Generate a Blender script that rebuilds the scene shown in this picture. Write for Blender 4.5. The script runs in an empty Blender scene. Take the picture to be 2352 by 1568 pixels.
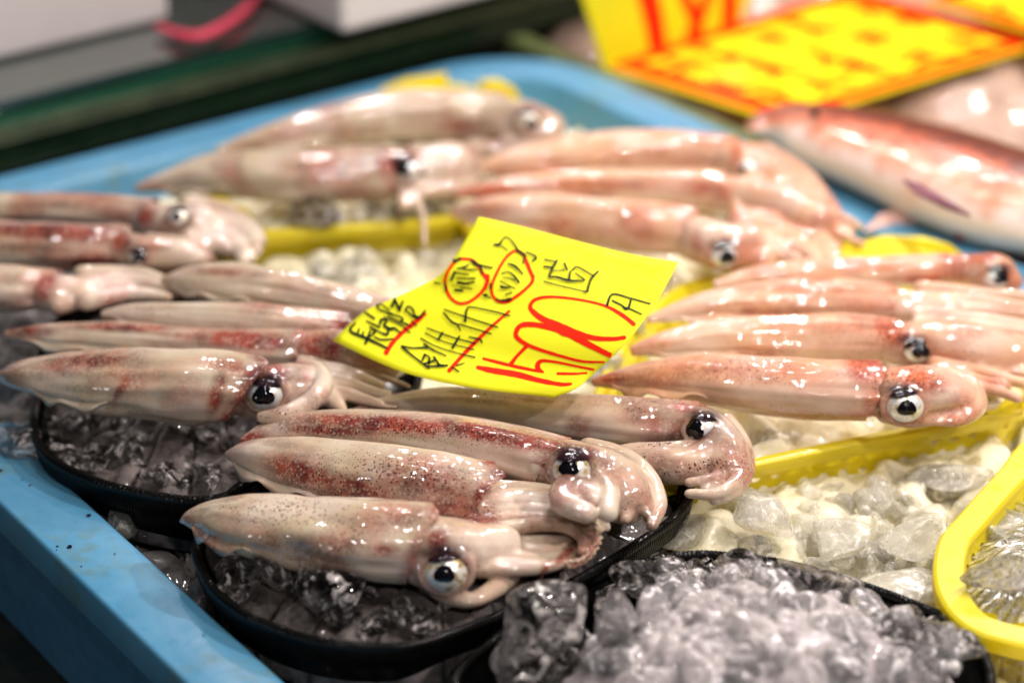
import bpy, bmesh, math, random
import numpy as np
from mathutils import Vector, Matrix, noise
from mathutils.bvhtree import BVHTree

random.seed(7)
rng = np.random.RandomState(7)
sc = bpy.context.scene
COL = sc.collection
R = math.radians

# ------------------------------------------------------------------ camera
CAM_H = 0.62
PITCH = R(27.1)
FPX = 5121.0
cam_d = bpy.data.cameras.new('camera')
cam = bpy.data.objects.new('camera', cam_d)
COL.objects.link(cam)
cam.location = (0, 0, CAM_H)
cam.rotation_euler = (R(90) - PITCH, 0, 0)
cam_d.sensor_width = 36
cam_d.lens = FPX / 2352 * 36
cam_d.clip_start = 0.02
cam_d.clip_end = 50
cam_d.dof.use_dof = True
cam_d.dof.focus_distance = 1.15
cam_d.dof.aperture_fstop = 3.1
cam_d.dof.aperture_blades = 8
sc.camera = cam

# ------------------------------------------------------------------ world, lamps, exposure
w = bpy.data.worlds.new('World')
sc.world = w
w.use_nodes = True
w.node_tree.nodes['Background'].inputs[0].default_value = (1.0, 0.93, 0.88, 1)
w.node_tree.nodes['Background'].inputs[1].default_value = 0.03


def lamp(name, loc, target, size, power, color, size_y=None, shape='DISK'):
    d = bpy.data.lights.new(name, 'AREA')
    d.shape = shape
    d.size = size
    if size_y:
        d.size_y = size_y
    d.energy = power
    d.color = color
    o = bpy.data.objects.new(name, d)
    COL.objects.link(o)
    o.location = loc
    o.rotation_euler = (Vector(target) - Vector(loc)).to_track_quat('-Z', 'Y').to_euler()
    return o


# unseen market bulbs behind, right and overhead, then front lamps and added fills
WARM = (1.0, 0.90, 0.84)
lamp('unseen_lamp', (0.66, 1.95, 0.85), (0.42, 1.42, 0), 0.05, 8.0, WARM)
lamp('unseen_lamp', (0.25, 2.30, 1.05), (0.15, 1.3, 0), 0.03, 5.0, WARM)
lamp('unseen_lamp', (-0.25, 2.25, 1.10), (-0.0, 1.1, 0), 0.03, 1.8, WARM)
lamp('unseen_lamp', (0.16, 0.82, 1.25), (0.12, 1.15, 0), 0.03, 3.8, WARM)
lamp('unseen_lamp', (0.72, 1.05, 0.95), (0.32, 1.1, 0), 0.04, 10.0, WARM)
lamp('unseen_lamp', (0.75, 0.45, 0.95), (0.3, 1.0, 0), 0.04, 6.0, WARM)
lamp('unseen_lamp', (0.10, 0.45, 1.25), (0.05, 1.1, 0), 0.04, 2.6, WARM)
lamp('unseen_lamp', (-0.45, 0.75, 1.3), (-0.05, 1.1, 0), 0.04, 1.5, (1.0, 0.94, 0.90))
lamp('unseen_lamp', (0.18, -0.15, 0.92), (0.08, 1.05, 0.03), 0.05, 3.2, WARM)  # added low front lamp, lights the squid shaded by the card
lamp('unseen_lamp', (-0.95, 0.25, 0.12), (-0.3, 0.95, -0.08), 0.12, 0.9, (0.95, 0.97, 1.0))  # added weak fill for the dark outer wall of the tray
for i in range(7):
    lamp('small_bulb', (-0.30 + i * 0.13, 1.45 + .05 * (i % 2), 1.12 + 0.05 * (i % 3)), (0.05, 1.15, 0), 0.017, 0.45, (1, 0.94, 0.92))
for i in range(6):
    lamp('small_bulb', (-0.22 + i * 0.14, 1.9 + .06 * (i % 3), 0.95 + 0.06 * (i % 2)), (0.05, 1.15, 0), 0.018, 0.75, (1, 0.95, 0.93))

sc.view_settings.view_transform = 'Standard'
sc.view_settings.look = 'None'
sc.view_settings.exposure = 0
sc.view_settings.gamma = 1
cy = sc.cycles
cy.use_denoising = True
cy.max_bounces = 16
cy.transmission_bounces = 12
cy.transparent_max_bounces = 16
cy.caustics_reflective = False
cy.caustics_refractive = False
cy.sample_clamp_indirect = 6
cy.sample_clamp_direct = 0

# ------------------------------------------------------------------ geometry of the place
cp, sp = math.cos(PITCH), math.sin(PITCH)


def P(x, y, z=0.0):
    """point at height z seen at picture position x, y (2352 wide)"""
    a = (x - 1176) / FPX
    b = (784 - y) / FPX
    dz = -sp + b * cp
    t = (z - CAM_H) / dz
    return Vector((a * t, (cp + b * sp) * t, z))


def depth(v):
    return v.y * cp - (v.z - CAM_H) * sp


def proj(co):
    """(n,3) array -> picture x, y"""
    d = co[:, 1] * cp - (co[:, 2] - CAM_H) * sp
    u = co[:, 1] * sp + (co[:, 2] - CAM_H) * cp
    return 1176 + co[:, 0] / d * FPX, 784 - u / d * FPX


def catmull(pts, n):
    p = np.array(pts, float)
    m = len(p)
    ext = np.vstack([2 * p[0] - p[1], p, 2 * p[-1] - p[-2]])
    seg = np.linalg.norm(np.diff(p[:, :2], axis=0), axis=1) + 1e-9
    cum = np.concatenate([[0], np.cumsum(seg)])
    s = np.linspace(0, cum[-1], n)
    out = []
    for v in s:
        i = min(np.searchsorted(cum, v, side='right') - 1, m - 2)
        t = (v - cum[i]) / seg[i]
        p0, p1, p2, p3 = ext[i], ext[i + 1], ext[i + 2], ext[i + 3]
        out.append(0.5 * (2 * p1 + (p2 - p0) * t + (2 * p0 - 5 * p1 + 4 * p2 - p3) * t * t + (-p0 + 3 * p1 - 3 * p2 + p3) * t ** 3))
    return np.array(out)


def closed_curve(pts, n):
    p = np.array(pts, float)
    p = np.vstack([p[-2:], p, p[:2]])
    full = []
    m = len(p)
    k = 24
    for i in range(1, m - 3 + 0):
        p0, p1, p2, p3 = p[i - 1], p[i], p[i + 1], p[i + 2]
        if i < 2:
            continue
        for j in range(k):
            t = j / k
            full.append(0.5 * (2 * p1 + (p2 - p0) * t + (2 * p0 - 5 * p1 + 4 * p2 - p3) * t * t + (-p0 + 3 * p1 - 3 * p2 + p3) * t ** 3))
    # close: segment from last back to first
    p0, p1, p2, p3 = p[-4], p[-3], p[-2], p[-1]
    for j in range(k):
        t = j / k
        full.append(0.5 * (2 * p1 + (p2 - p0) * t + (2 * p0 - 5 * p1 + 4 * p2 - p3) * t * t + (-p0 + 3 * p1 - 3 * p2 + p3) * t ** 3))
    full = np.array(full)
    d = np.linalg.norm(np.roll(full, -1, 0) - full, axis=1)
    cum = np.concatenate([[0], np.cumsum(d)])
    s = np.linspace(0, cum[-1], n, endpoint=False)
    ff = np.vstack([full, full[:1]])
    return np.stack([np.interp(s, cum, ff[:, c]) for c in range(ff.shape[1])], 1)


class MB:
    def __init__(self):
        self.v = []
        self.f = []
        self.mi = []

    def add(self, v, f, mi=0):
        o = len(self.v)
        self.v.extend([tuple(q) for q in v])
        self.f.extend([tuple(i + o for i in q) for q in f])
        self.mi.extend([mi] * len(f))
        return o

    def grid(self, rows, cu=False, cv=False, mi=0):
        n = len(rows)
        m = len(rows[0])
        v = [q for r_ in rows for q in r_]
        f = []
        for i in range(n if cu else n - 1):
            for j in range(m if cv else m - 1):
                a = i * m + j
                b = i * m + (j + 1) % m
                c = ((i + 1) % n) * m + (j + 1) % m
                d = ((i + 1) % n) * m + j
                f.append((a, b, c, d))
        return self.add(v, f, mi)

    def build(self, name, mats, parent=None, smooth=True):
        me = bpy.data.meshes.new(name)
        me.from_pydata(self.v, [], self.f)
        if not isinstance(mats, (list, tuple)):
            mats = [mats]
        for m in mats:
            me.materials.append(m)
        me.polygons.foreach_set('material_index', self.mi)
        me.polygons.foreach_set('use_smooth', [smooth] * len(self.f))
        me.update()
        o = bpy.data.objects.new(name, me)
        COL.objects.link(o)
        if parent:
            o.parent = parent
        return o


def tag(o, label=None, cat=None, group=None, kind=None):
    if label:
        o['label'] = label
    if cat:
        o['category'] = cat
    if group:
        o['group'] = group
    if kind:
        o['kind'] = kind
    return o


def empty(name, loc, label=None, cat=None, group=None):
    o = bpy.data.objects.new(name, None)
    o.empty_display_size = 0.02
    COL.objects.link(o)
    o.location = loc
    tag(o, label, cat, group)
    return o


def adopt(child, parent):
    """keep world place while parenting to an unrotated empty"""
    child.parent = parent
    L = parent.location
    p = parent.parent
    me = child.data
    me.transform(Matrix.Translation(-Vector(L)))
    return child


def bevel(o, wdt, seg=3, ang=30):
    m = o.modifiers.new('bevel', 'BEVEL')
    m.width = wdt
    m.segments = seg
    m.limit_method = 'ANGLE'
    m.angle_limit = R(ang)
    return o


# ------------------------------------------------------------------ materials
def newmat(name):
    m = bpy.data.materials.new(name)
    m.use_nodes = True
    nt = m.node_tree
    return m, nt, nt.nodes['Principled BSDF']


def N(nt, t, **k):
    n = nt.nodes.new(t)
    for a, b in k.items():
        setattr(n, a, b)
    return n


def L(nt, a, b):
    nt.links.new(a, b)


def math_(nt, op, a, b=None, clamp=False):
    n = N(nt, 'ShaderNodeMath', operation=op)
    n.use_clamp = clamp
    for i, q in enumerate((a, b)):
        if q is None:
            continue
        if isinstance(q, (int, float)):
            n.inputs[i].default_value = q
        else:
            L(nt, q, n.inputs[i])
    return n.outputs[0]


def mixc(nt, fac, a, b, mode='MIX'):
    n = N(nt, 'ShaderNodeMix', data_type='RGBA', blend_type=mode)
    for i, q in ((0, fac), (6, a), (7, b)):
        if isinstance(q, (int, float)):
            n.inputs[i].default_value = q
        elif isinstance(q, tuple):
            n.inputs[i].default_value = (*q, 1) if len(q) == 3 else q
        else:
            L(nt, q, n.inputs[i])
    return n.outputs[2]


def ramp(nt, fac, stops, interp='LINEAR'):
    n = N(nt, 'ShaderNodeValToRGB')
    n.color_ramp.interpolation = interp
    el = n.color_ramp.elements
    while len(el) > 1:
        el.remove(el[-1])
    el[0].position = stops[0][0]
    el[0].color = tuple(stops[0][1]) + (1,) if not isinstance(stops[0][1], (int, float)) else (stops[0][1],) * 3 + (1,)
    for p, c in stops[1:]:
        e = el.new(p)
        e.color = tuple(c) + (1,) if not isinstance(c, (int, float)) else (c,) * 3 + (1,)
    L(nt, fac, n.inputs[0])
    return n.outputs[0]


def coords(nt, scale=(1, 1, 1), kind='Object'):
    tc = N(nt, 'ShaderNodeTexCoord')
    mp = N(nt, 'ShaderNodeMapping')
    mp.inputs['Scale'].default_value = scale
    L(nt, tc.outputs[kind], mp.inputs[0])
    return mp.outputs[0]


def noisef(nt, vec, scale, detail=3, rough=.55, dist=0):
    n = N(nt, 'ShaderNodeTexNoise')
    n.inputs['Scale'].default_value = scale
    n.inputs['Detail'].default_value = detail
    n.inputs['Roughness'].default_value = rough
    n.inputs['Distortion'].default_value = dist
    if vec is not None:
        L(nt, vec, n.inputs['Vector'])
    return n.outputs[0]


def bump(nt, h, strength, dist, nrm=None):
    b = N(nt, 'ShaderNodeBump')
    b.inputs['Strength'].default_value = strength
    b.inputs['Distance'].default_value = dist
    L(nt, h, b.inputs['Height'])
    if nrm is not None:
        L(nt, nrm, b.inputs['Normal'])
    return b.outputs[0]


def attr(nt, name):
    a = N(nt, 'ShaderNodeAttribute')
    a.attribute_name = name
    return a


def make_squid_mat(name, base, base2, red, dark, coatb=0.20):
    m, nt, b = newmat(name)
    pos = coords(nt)
    pg = attr(nt, 'pigment')            # r = red, g = fine dark dots, b = white
    sep = N(nt, 'ShaderNodeSeparateColor')
    L(nt, pg.outputs['Color'], sep.inputs[0])
    redm, dotm, whim = sep.outputs[0], sep.outputs[1], sep.outputs[2]
    uvn = attr(nt, 'flow').outputs['Vector']   # metres along and around the body
    n1 = noisef(nt, pos, 38, 4)
    n2 = noisef(nt, pos, 110, 3)
    col = mixc(nt, ramp(nt, n1, [(.35, 0), (.65, 1)]), base, base2)
    col = mixc(nt, math_(nt, 'MULTIPLY', whim, .85), col, (.70, .62, .55))
    n0 = noisef(nt, pos, 24, 4, .6, .6)
    col = mixc(nt, math_(nt, 'MULTIPLY', ramp(nt, n0, [(.46, 0), (.68, 1)]), .38), col, (.40, .18, .14))
    # faint veins of pink under the skin
    col = mixc(nt, math_(nt, 'MULTIPLY', ramp(nt, n2, [(.5, 0), (.75, 1)]), .25), col, (.50, .25, .20))
    # chromatophore rings
    vo = N(nt, 'ShaderNodeTexVoronoi')
    vo.inputs['Scale'].default_value = 430
    vo.inputs['Randomness'].default_value = .9
    L(nt, pos, vo.inputs['Vector'])
    ring = ramp(nt, vo.outputs['Distance'], [(.0, .8), (.1, .3), (.26, .35), (.42, 1), (1, 1)])
    rn = ramp(nt, noisef(nt, pos, 130, 4, .65), [(.25, .45), (.6, 1.15)])
    rmask = math_(nt, 'MULTIPLY', math_(nt, 'MULTIPLY', redm, 1.25), rn, True)
    rfac = math_(nt, 'MULTIPLY', rmask, math_(nt, 'ADD', math_(nt, 'MULTIPLY', ring, .62), .32), True)
    rfac = math_(nt, 'POWER', rfac, .8)
    rc = mixc(nt, ramp(nt, noisef(nt, pos, 60, 2), [(.4, 0), (.6, 1)]), red, dark)
    col = mixc(nt, rfac, col, rc)
    # fine dots
    vd = N(nt, 'ShaderNodeTexVoronoi')
    vd.inputs['Scale'].default_value = 700
    L(nt, pos, vd.inputs['Vector'])
    hold = math_(nt, 'MULTIPLY', math_(nt, 'ADD', dotm, math_(nt, 'MULTIPLY', redm, .6)), .42)
    sepd = N(nt, 'ShaderNodeSeparateColor')
    L(nt, vd.outputs['Color'], sepd.inputs[0])
    hold = math_(nt, 'MULTIPLY', hold, math_(nt, 'ADD', math_(nt, 'MULTIPLY', sepd.outputs[0], 1.1), .2))
    dm = math_(nt, 'LESS_THAN', vd.outputs['Distance'], hold)
    col = mixc(nt, math_(nt, 'MULTIPLY', dm, .92), col, (.06, .010, .014))
    dk = math_(nt, 'MULTIPLY', pg.outputs['Alpha'], ramp(nt, noisef(nt, pos, 170, 3), [(.3, .7), (.6, 1.1)]), True)
    col = mixc(nt, dk, col, (.022, .006, .009))
    L(nt, col, b.inputs['Base Color'])
    b.inputs['Roughness'].default_value = .5
    b.inputs['Specular IOR Level'].default_value = .1
    b.inputs['Subsurface Weight'].default_value = .16
    b.inputs['Subsurface Radius'].default_value = (1, .42, .28)
    b.inputs['Subsurface Scale'].default_value = .003
    b.inputs['Coat Weight'].default_value = 1
    b.inputs['Coat Roughness'].default_value = .03
    b.inputs['Coat IOR'].default_value = 1.6
    # wet film: folds along the body
    mp = N(nt, 'ShaderNodeMapping')
    mp.inputs['Scale'].default_value = (40, 190, 1)
    L(nt, uvn, mp.inputs[0])
    f1 = noisef(nt, mp.outputs[0], 1, 1.5, .5, .3)
    bn = bump(nt, f1, .13, .0022)
    bn = bump(nt, noisef(nt, pos, 165, 1, .5, .4), coatb, .0018, bn)
    L(nt, bn, b.inputs['Coat Normal'])
    bn2 = bump(nt, f1, .2, .0014)
    L(nt, bn2, b.inputs['Normal'])
    return m


M_SQ = make_squid_mat('squid_skin', (.50, .425, .29), (.57, .50, .40), (.27, .038, .022), (.11, .014, .014))
M_SQW = make_squid_mat('squid_skin_warm', (.62, .38, .225), (.66, .47, .35), (.48, .10, .04), (.28, .04, .022))


def make_eye_mats():
    m, nt, b = newmat('eye_silver')
    pos = coords(nt)
    n = noisef(nt, pos, 160, 3)
    c = ramp(nt, n, [(.30, (.12, .08, .05)), (.38, (.55, .42, .20)), (.46, (.82, .80, .72)), (.58, (.70, .76, .84)), (.66, (.80, .58, .42)), (.74, (.25, .22, .22))])
    L(nt, c, b.inputs['Base Color'])
    b.inputs['Metallic'].default_value = .35
    b.inputs['Roughness'].default_value = .3
    b.inputs['Coat Weight'].default_value = 1
    b.inputs['Coat Roughness'].default_value = .03
    k, nt, b = newmat('eye_black')
    b.inputs['Base Color'].default_value = (.003, .003, .005, 1)
    b.inputs['Specular IOR Level'].default_value = 0
    b.inputs['Roughness'].default_value = .5
    b.inputs['Coat Weight'].default_value = 1
    b.inputs['Coat Roughness'].default_value = .03
    l, nt, b = newmat('eye_lid')
    pos = coords(nt)
    c = ramp(nt, noisef(nt, pos, 220, 3), [(.35, (.006, .004, .008)), (.6, (.022, .007, .010)), (.75, (.012, .030, .010))])
    L(nt, c, b.inputs['Base Color'])
    b.inputs['Roughness'].default_value = .6
    b.inputs['Specular IOR Level'].default_value = 0
    b.inputs['Coat Weight'].default_value = 1
    b.inputs['Coat Roughness'].default_value = .03
    L(nt, bump(nt, noisef(nt, pos, 500, 2), .2, .0005), b.inputs['Normal'])
    return m, k, l


M_EYE, M_PUP, M_LID = make_eye_mats()


def plastic(name, c1, c2, rough=.35, wear=None, sss=0, bumpy=.1, spec=.5, coat=0, transl=0):
    m, nt, b = newmat(name)
    pos = coords(nt)
    col = mixc(nt, ramp(nt, noisef(nt, pos, 25, 4), [(.35, 0), (.7, 1)]), c1, c2)
    if wear:
        wn = noisef(nt, pos, 60, 6, .7, .4)
        wn2 = noisef(nt, pos, 14, 2)
        fac = math_(nt, 'MULTIPLY', ramp(nt, wn, [(.47, 0), (.66, 1)]), ramp(nt, wn2, [(.42, 0), (.58, 1)]))
        col = mixc(nt, math_(nt, 'MULTIPLY', fac, .62), col, wear)
    L(nt, col, b.inputs['Base Color'])
    L(nt, ramp(nt, noisef(nt, pos, 90, 4), [(.3, rough * .7), (.7, rough * 1.4)]), b.inputs['Roughness'])
    if sss:
        b.inputs['Subsurface Weight'].default_value = sss
        b.inputs['Subsurface Radius'].default_value = (1, .7, .2)
        b.inputs['Subsurface Scale'].default_value = .006
    L(nt, bump(nt, noisef(nt, pos, 160, 4), bumpy, .001), b.inputs['Normal'])
    b.inputs['Specular IOR Level'].default_value = spec
    if coat:
        b.inputs['Coat Weight'].default_value = coat
        b.inputs['Coat Roughness'].default_value = .05
        L(nt, bump(nt, noisef(nt, pos, 300, 4), .15, .001), b.inputs['Coat Normal'])
    if transl:
        t = N(nt, 'ShaderNodeBsdfTranslucent')
        L(nt, col, t.inputs[0])
        mx = N(nt, 'ShaderNodeMixShader')
        mx.inputs[0].default_value = transl
        L(nt, b.outputs[0], mx.inputs[1])
        L(nt, t.outputs[0], mx.inputs[2])
        L(nt, mx.outputs[0], nt.nodes['Material Output'].inputs[0])
    return m


M_BLUE = plastic('blue_plastic', (.062, .235, .40), (.085, .27, .44), .34, (.11, .17, .11), 0, .12)
M_BLUEW = plastic('blue_plastic_wall', (.055, .19, .34), (.075, .22, .38), .4, None, 0, .1)
M_YEL = plastic('yellow_plastic', (.88, .76, .02), (.90, .80, .035), .35, None, 0, .06, .5, .3, .38)
M_BLK = plastic('black_plastic', (.002, .002, .002), (.004, .0036, .0036), .5, None, 0, .2, .03, .35)
M_FOAM = plastic('white_foam', (.62, .58, .59), (.66, .62, .63), .6, None, 0, .1)
M_ROPE = plastic('pink_rope', (.72, .04, .10), (.78, .09, .16), .5, None, 0, .6)
M_VOID = plastic('dark_counter', (.004, .007, .005), (.008, .012, .008), .5)


def make_glass_shelf():
    m, nt, b = newmat('green_glass')
    b.inputs['Base Color'].default_value = (.012, .03, .022, 1)
    b.inputs['Roughness'].default_value = .06
    b.inputs['Coat Weight'].default_value = 1
    b.inputs['Coat IOR'].default_value = 1.7
    b.inputs['Coat Roughness'].default_value = .04
    e, nt, b = newmat('green_glass_edge')
    pos = coords(nt, (3, 3, 400))
    c = ramp(nt, noisef(nt, pos, 1, 2), [(.35, (.002, .02, .008)), (.5, (.01, .09, .05)), (.62, (.09, .13, .09)), (.7, (.004, .03, .012))])
    L(nt, c, b.inputs['Base Color'])
    b.inputs['Roughness'].default_value = .2
    return m, e


M_SHELF, M_SHELFE = make_glass_shelf()


def make_clear(name, milky=.12, tint=(.75, .7, .68), thru=.35, grain=1.0, body=0.0):
    """clear wet ice: refracts, lets part of the light straight through, carries frozen-in wisps"""
    m, nt, b = newmat(name)
    pos = coords(nt)
    wisps = ramp(nt, noisef(nt, pos, 90, 5, .7, 1.5), [(.50, 0), (.62, 1)])
    fac = math_(nt, 'ADD', math_(nt, 'MULTIPLY', wisps, milky * 3.2), body, True)
    bn = bump(nt, noisef(nt, pos, 80, 2, .5, .8), .17 * grain, .003)
    bn = bump(nt, noisef(nt, pos, 260, 1, .5), .08 * grain, .0015, bn)
    b.inputs['Base Color'].default_value = (1, 1, 1, 1)
    b.inputs['Transmission Weight'].default_value = 1
    b.inputs['IOR'].default_value = 1.31
    b.inputs['Roughness'].default_value = .03
    L(nt, bn, b.inputs['Normal'])
    tr = N(nt, 'ShaderNodeBsdfTransparent')
    m1 = N(nt, 'ShaderNodeMixShader')
    m1.inputs[0].default_value = thru
    L(nt, b.outputs[0], m1.inputs[1])
    L(nt, tr.outputs[0], m1.inputs[2])
    b2 = N(nt, 'ShaderNodeBsdfPrincipled')
    b2.inputs['Base Color'].default_value = (*tint, 1)
    b2.inputs['Roughness'].default_value = .2
    b2.inputs['Transmission Weight'].default_value = .3
    L(nt, bn, b2.inputs['Normal'])
    mx = N(nt, 'ShaderNodeMixShader')
    L(nt, fac, mx.inputs[0])
    L(nt, m1.outputs[0], mx.inputs[1])
    L(nt, b2.outputs[0], mx.inputs[2])
    L(nt, mx.outputs[0], nt.nodes['Material Output'].inputs[0])
    return m


def make_heap(name, tint, tint2, sss=.6, scale=.012, rough=.3, contrast=(.35, .65), grain=1.0, clear=0.0):
    """crushed ice seen as a mass: light soaks in, the wet surface glints"""
    m, nt, b = newmat(name)
    pos = coords(nt)
    n1 = noisef(nt, pos, 70, 5, .65, .6)
    col = mixc(nt, ramp(nt, n1, [(contrast[0], 0), (contrast[1], 1)]), tint2, tint)
    L(nt, col, b.inputs['Base Color'])
    b.inputs['Roughness'].default_value = rough + .2
    b.inputs['Specular IOR Level'].default_value = .15
    b.inputs['Subsurface Weight'].default_value = sss
    b.inputs['Subsurface Radius'].default_value = (1, 1, 1)
    b.inputs['Subsurface Scale'].default_value = scale
    b.inputs['Coat Weight'].default_value = 1
    b.inputs['Coat Roughness'].default_value = .025
    vo = N(nt, 'ShaderNodeTexVoronoi')
    vo.inputs['Scale'].default_value = 150
    L(nt, mixc(nt, .06, pos, N(nt, 'ShaderNodeTexNoise').outputs[1]), vo.inputs['Vector'])
    bn = bump(nt, vo.outputs['Distance'], .12 * grain, .003)
    bn = bump(nt, noisef(nt, pos, 230, 1, .5), .25 * grain, .0018, bn)
    L(nt, bn, b.inputs['Coat Normal'])
    L(nt, bump(nt, noisef(nt, pos, 200, 3, .6), .5 * grain, .002), b.inputs['Normal'])
    if clear:
        b.inputs['Transmission Weight'].default_value = clear
        b.inputs['IOR'].default_value = 1.31
    return m


M_ICE_CLEAR = make_clear('clear_ice', .24, (.72, .67, .66), .22, .8)
M_ICE_BRIGHT = make_clear('cloudy_ice', .16, (.96, .93, .82), .6, 1, .26)
M_ICE_WET = make_clear('wet_ice', .26, (.86, .82, .83), .42, 1, .16)
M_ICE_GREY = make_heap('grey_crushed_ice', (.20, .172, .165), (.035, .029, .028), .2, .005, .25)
M_ICE_BED = make_heap('ice_bed_cloudy', (.93, .88, .68), (.84, .77, .52), .7, .016, .3)  # milky ice; cream tint stands in for light through the yellow baskets
M_ICE_DARK = make_heap('ice_bed_dim', (.15, .135, .13), (.05, .045, .045), .1, .005, .2)  # darker ice colour stands in for the weaker light on the left
M_ICE_MOUND = make_heap('ice_mound', (.42, .385, .39), (.24, .215, .22), .45, .008, .3, (.35, .62))

# ------------------------------------------------------------------ blue tray
corner = P(1218, 98, 0)
AX = Vector((-0.596, 0.803, 0)).normalized()     # along the long sides, away from the viewer
BX = Vector((0.803, 0.596, 0)).normalized()      # along the back side, to the right
TL, TW = 0.98, 0.668


def T(a, b, z):
    """tray coordinates: a = metres from the back edge towards the viewer, b = metres left of the right edge"""
    return corner - AX * a - BX * b + Vector((0, 0, z))


def rrect(inset, rad, z, n=10):
    pts = []
    a0, a1, b0, b1 = inset, TL - inset, inset, TW - inset
    for (ca, cb, s) in ((a0 + rad, b0 + rad, 180), (a1 - rad, b0 + rad, 270), (a1 - rad, b1 - rad, 0), (a0 + rad, b1 - rad, 90)):
        for k in range(n + 1):
            t = R(s + 90 * k / n)
            pts.append(T(ca + rad * math.cos(t), cb + rad * math.sin(t), z))
    # subdivide long sides a little so noise-free normals stay tidy
    return pts


mb = MB()
prof = [(0.020, .070, -.115), (.0095, .080, -.035), (.009, .081, -.0235), (.001, .089, -.0225), (0, .09, -.021), (0, .09, -.0015), (.0015, .089, 0),
        (.0365, .064, -.0005), (.0385, .062, -.002), (.041, .060, -.008), (.062, .045, -.085), (.068, .04, -.088)]
rows = [rrect(i, r_, z) for i, r_, z in prof]
mb.grid(rows, cv=True)
floor_ring = rows[-1]
mb.add(floor_ring, [tuple(range(len(floor_ring)))])
bot = rrect(.020, .070, -.1151)
mb.add(bot, [tuple(reversed(range(len(bot))))])
tray = mb.build('fish_tray', M_BLUE)
tray.data.materials.append(M_BLUEW)
for p in tray.data.polygons:
    z = sum(tray.data.vertices[i].co.z for i in p.vertices) / len(p.vertices)
    if p.index < len(rows[0]) * 1:
        p.material_index = 1
mm = tray.modifiers.new('b', 'BEVEL')
mm.width = .0012
mm.segments = 2
mm.limit_method = 'ANGLE'
mm.angle_limit = R(25)
tag(tray, 'large light blue plastic tray with wide worn rim holding the ice and squid', 'tray')

# counter below everything
mb = MB()
mb.add([(-3, -1, -.1165), (3, -1, -.1165), (3, 5, -.1165), (-3, 5, -.1165)], [(0, 1, 2, 3)])
tag(mb.build('counter', M_VOID), kind='structure')


# ------------------------------------------------------------------ ice helpers
def chunk_mesh(seed, sub=3, cuts=11):
    rs = random.Random(seed)
    bm = bmesh.new()
    bmesh.ops.create_icosphere(bm, subdivisions=sub, radius=1)
    planes = []
    for i in range(cuts):
        n = Vector((rs.gauss(0, 1), rs.gauss(0, 1), rs.gauss(0, 1))).normalized()
        planes.append((n, rs.uniform(.42, .80)))
    for v in bm.verts:
        co = v.co.copy()
        for n, d in planes:
            k = co.dot(n) - d
            if k > 0:
                co -= n * k * .97
        co += co.normalized() * (.10 * noise.noise(co * 1.7 + Vector((seed % 97, 0, 0))) + .035 * noise.noise(co * 4.5 + Vector((0, seed % 89, 0))))
        v.co = co
    bmesh.ops.smooth_vert(bm, verts=bm.verts, factor=.3, use_axis_x=True, use_axis_y=True, use_axis_z=True)
    vs = np.array([v.co[:] for v in bm.verts])
    fs = [tuple(v.index for v in f.verts) for f in bm.faces]
    bm.free()
    return vs, fs


CHUNKS = [chunk_mesh(100 + i, 3) for i in range(10)]
CHUNKS_LO = [chunk_mesh(100 + i, 2) for i in range(10)]


def rot_rand(rs):
    q = Matrix.Rotation(rs.uniform(0, 6.28), 3, 'Z') @ Matrix.Rotation(rs.uniform(-.9, .9), 3, 'X') @ Matrix.Rotation(rs.uniform(-.9, .9), 3, 'Y')
    return np.array(q)


def inpoly(x, y, poly):
    c = False
    j = len(poly) - 1
    for i in range(len(poly)):
        xi, yi = poly[i]
        xj, yj = poly[j]
        if (yi > y) != (yj > y) and x < (xj - xi) * (y - yi) / (yj - yi + 1e-12) + xi:
            c = not c
        j = i
    return c


def crushed(name, poly, n, zf, size, mat, label, seed, lo=True):
    """many ice pieces spread over a region of the tray, one stuff object"""
    rs = random.Random(seed)
    mb = MB()
    xs = [p[0] for p in poly]
    ys = [p[1] for p in poly]
    k = 0
    tries = 0
    while k < n and tries < n * 20:
        tries += 1
        x, y = rs.uniform(min(xs), max(xs)), rs.uniform(min(ys), max(ys))
        if not inpoly(x, y, poly):
            continue
        z0 = zf(x, y)
        s = rs.uniform(*size)
        vs, fs = rs.choice(CHUNKS_LO if lo else CHUNKS)
        c = P(x, y, z0)
        sc3 = np.array([s * rs.uniform(.8, 1.5), s * rs.uniform(.7, 1.1), s * rs.uniform(.5, .9)])
        v = (vs * sc3) @ rot_rand(rs).T + np.array([c.x, c.y, z0 + rs.uniform(-.4, .5) * s])
        mb.add(v, fs)
        k += 1
    o = mb.build(name, mat)
    tag(o, label, 'ice', kind='stuff')
    return o


def lumps(X, Y, seed, n, rad, x0, x1, y0, y1, hgt=.8):
    """height from overlapping tilted ice lumps"""
    rs = np.random.RandomState(seed)
    Z = np.full(X.shape, -1.0)
    for i in range(n):
        cx, cy_ = rs.uniform(x0, x1), rs.uniform(y0, y1)
        r_ = rs.uniform(*rad)
        el = rs.uniform(.6, 1.3)
        th = rs.uniform(0, 3.14)
        top = rs.uniform(.3, 1) * r_ * hgt
        tx, ty = rs.uniform(-.6, .6, 2)
        dx, dy = X - cx, Y - cy_
        u = (dx * math.cos(th) + dy * math.sin(th)) / el
        v = (-dx * math.sin(th) + dy * math.cos(th)) * el
        d = np.sqrt(u * u + v * v) / r_
        h = np.where(d < 1.2, top * (1 - d ** 3.5) + tx * dx + ty * dy, -1)
        Z = np.maximum(Z, h)
    return np.maximum(Z, -.006)


# ------------------------------------------------------------------ baskets
BASKETS = {}


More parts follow.
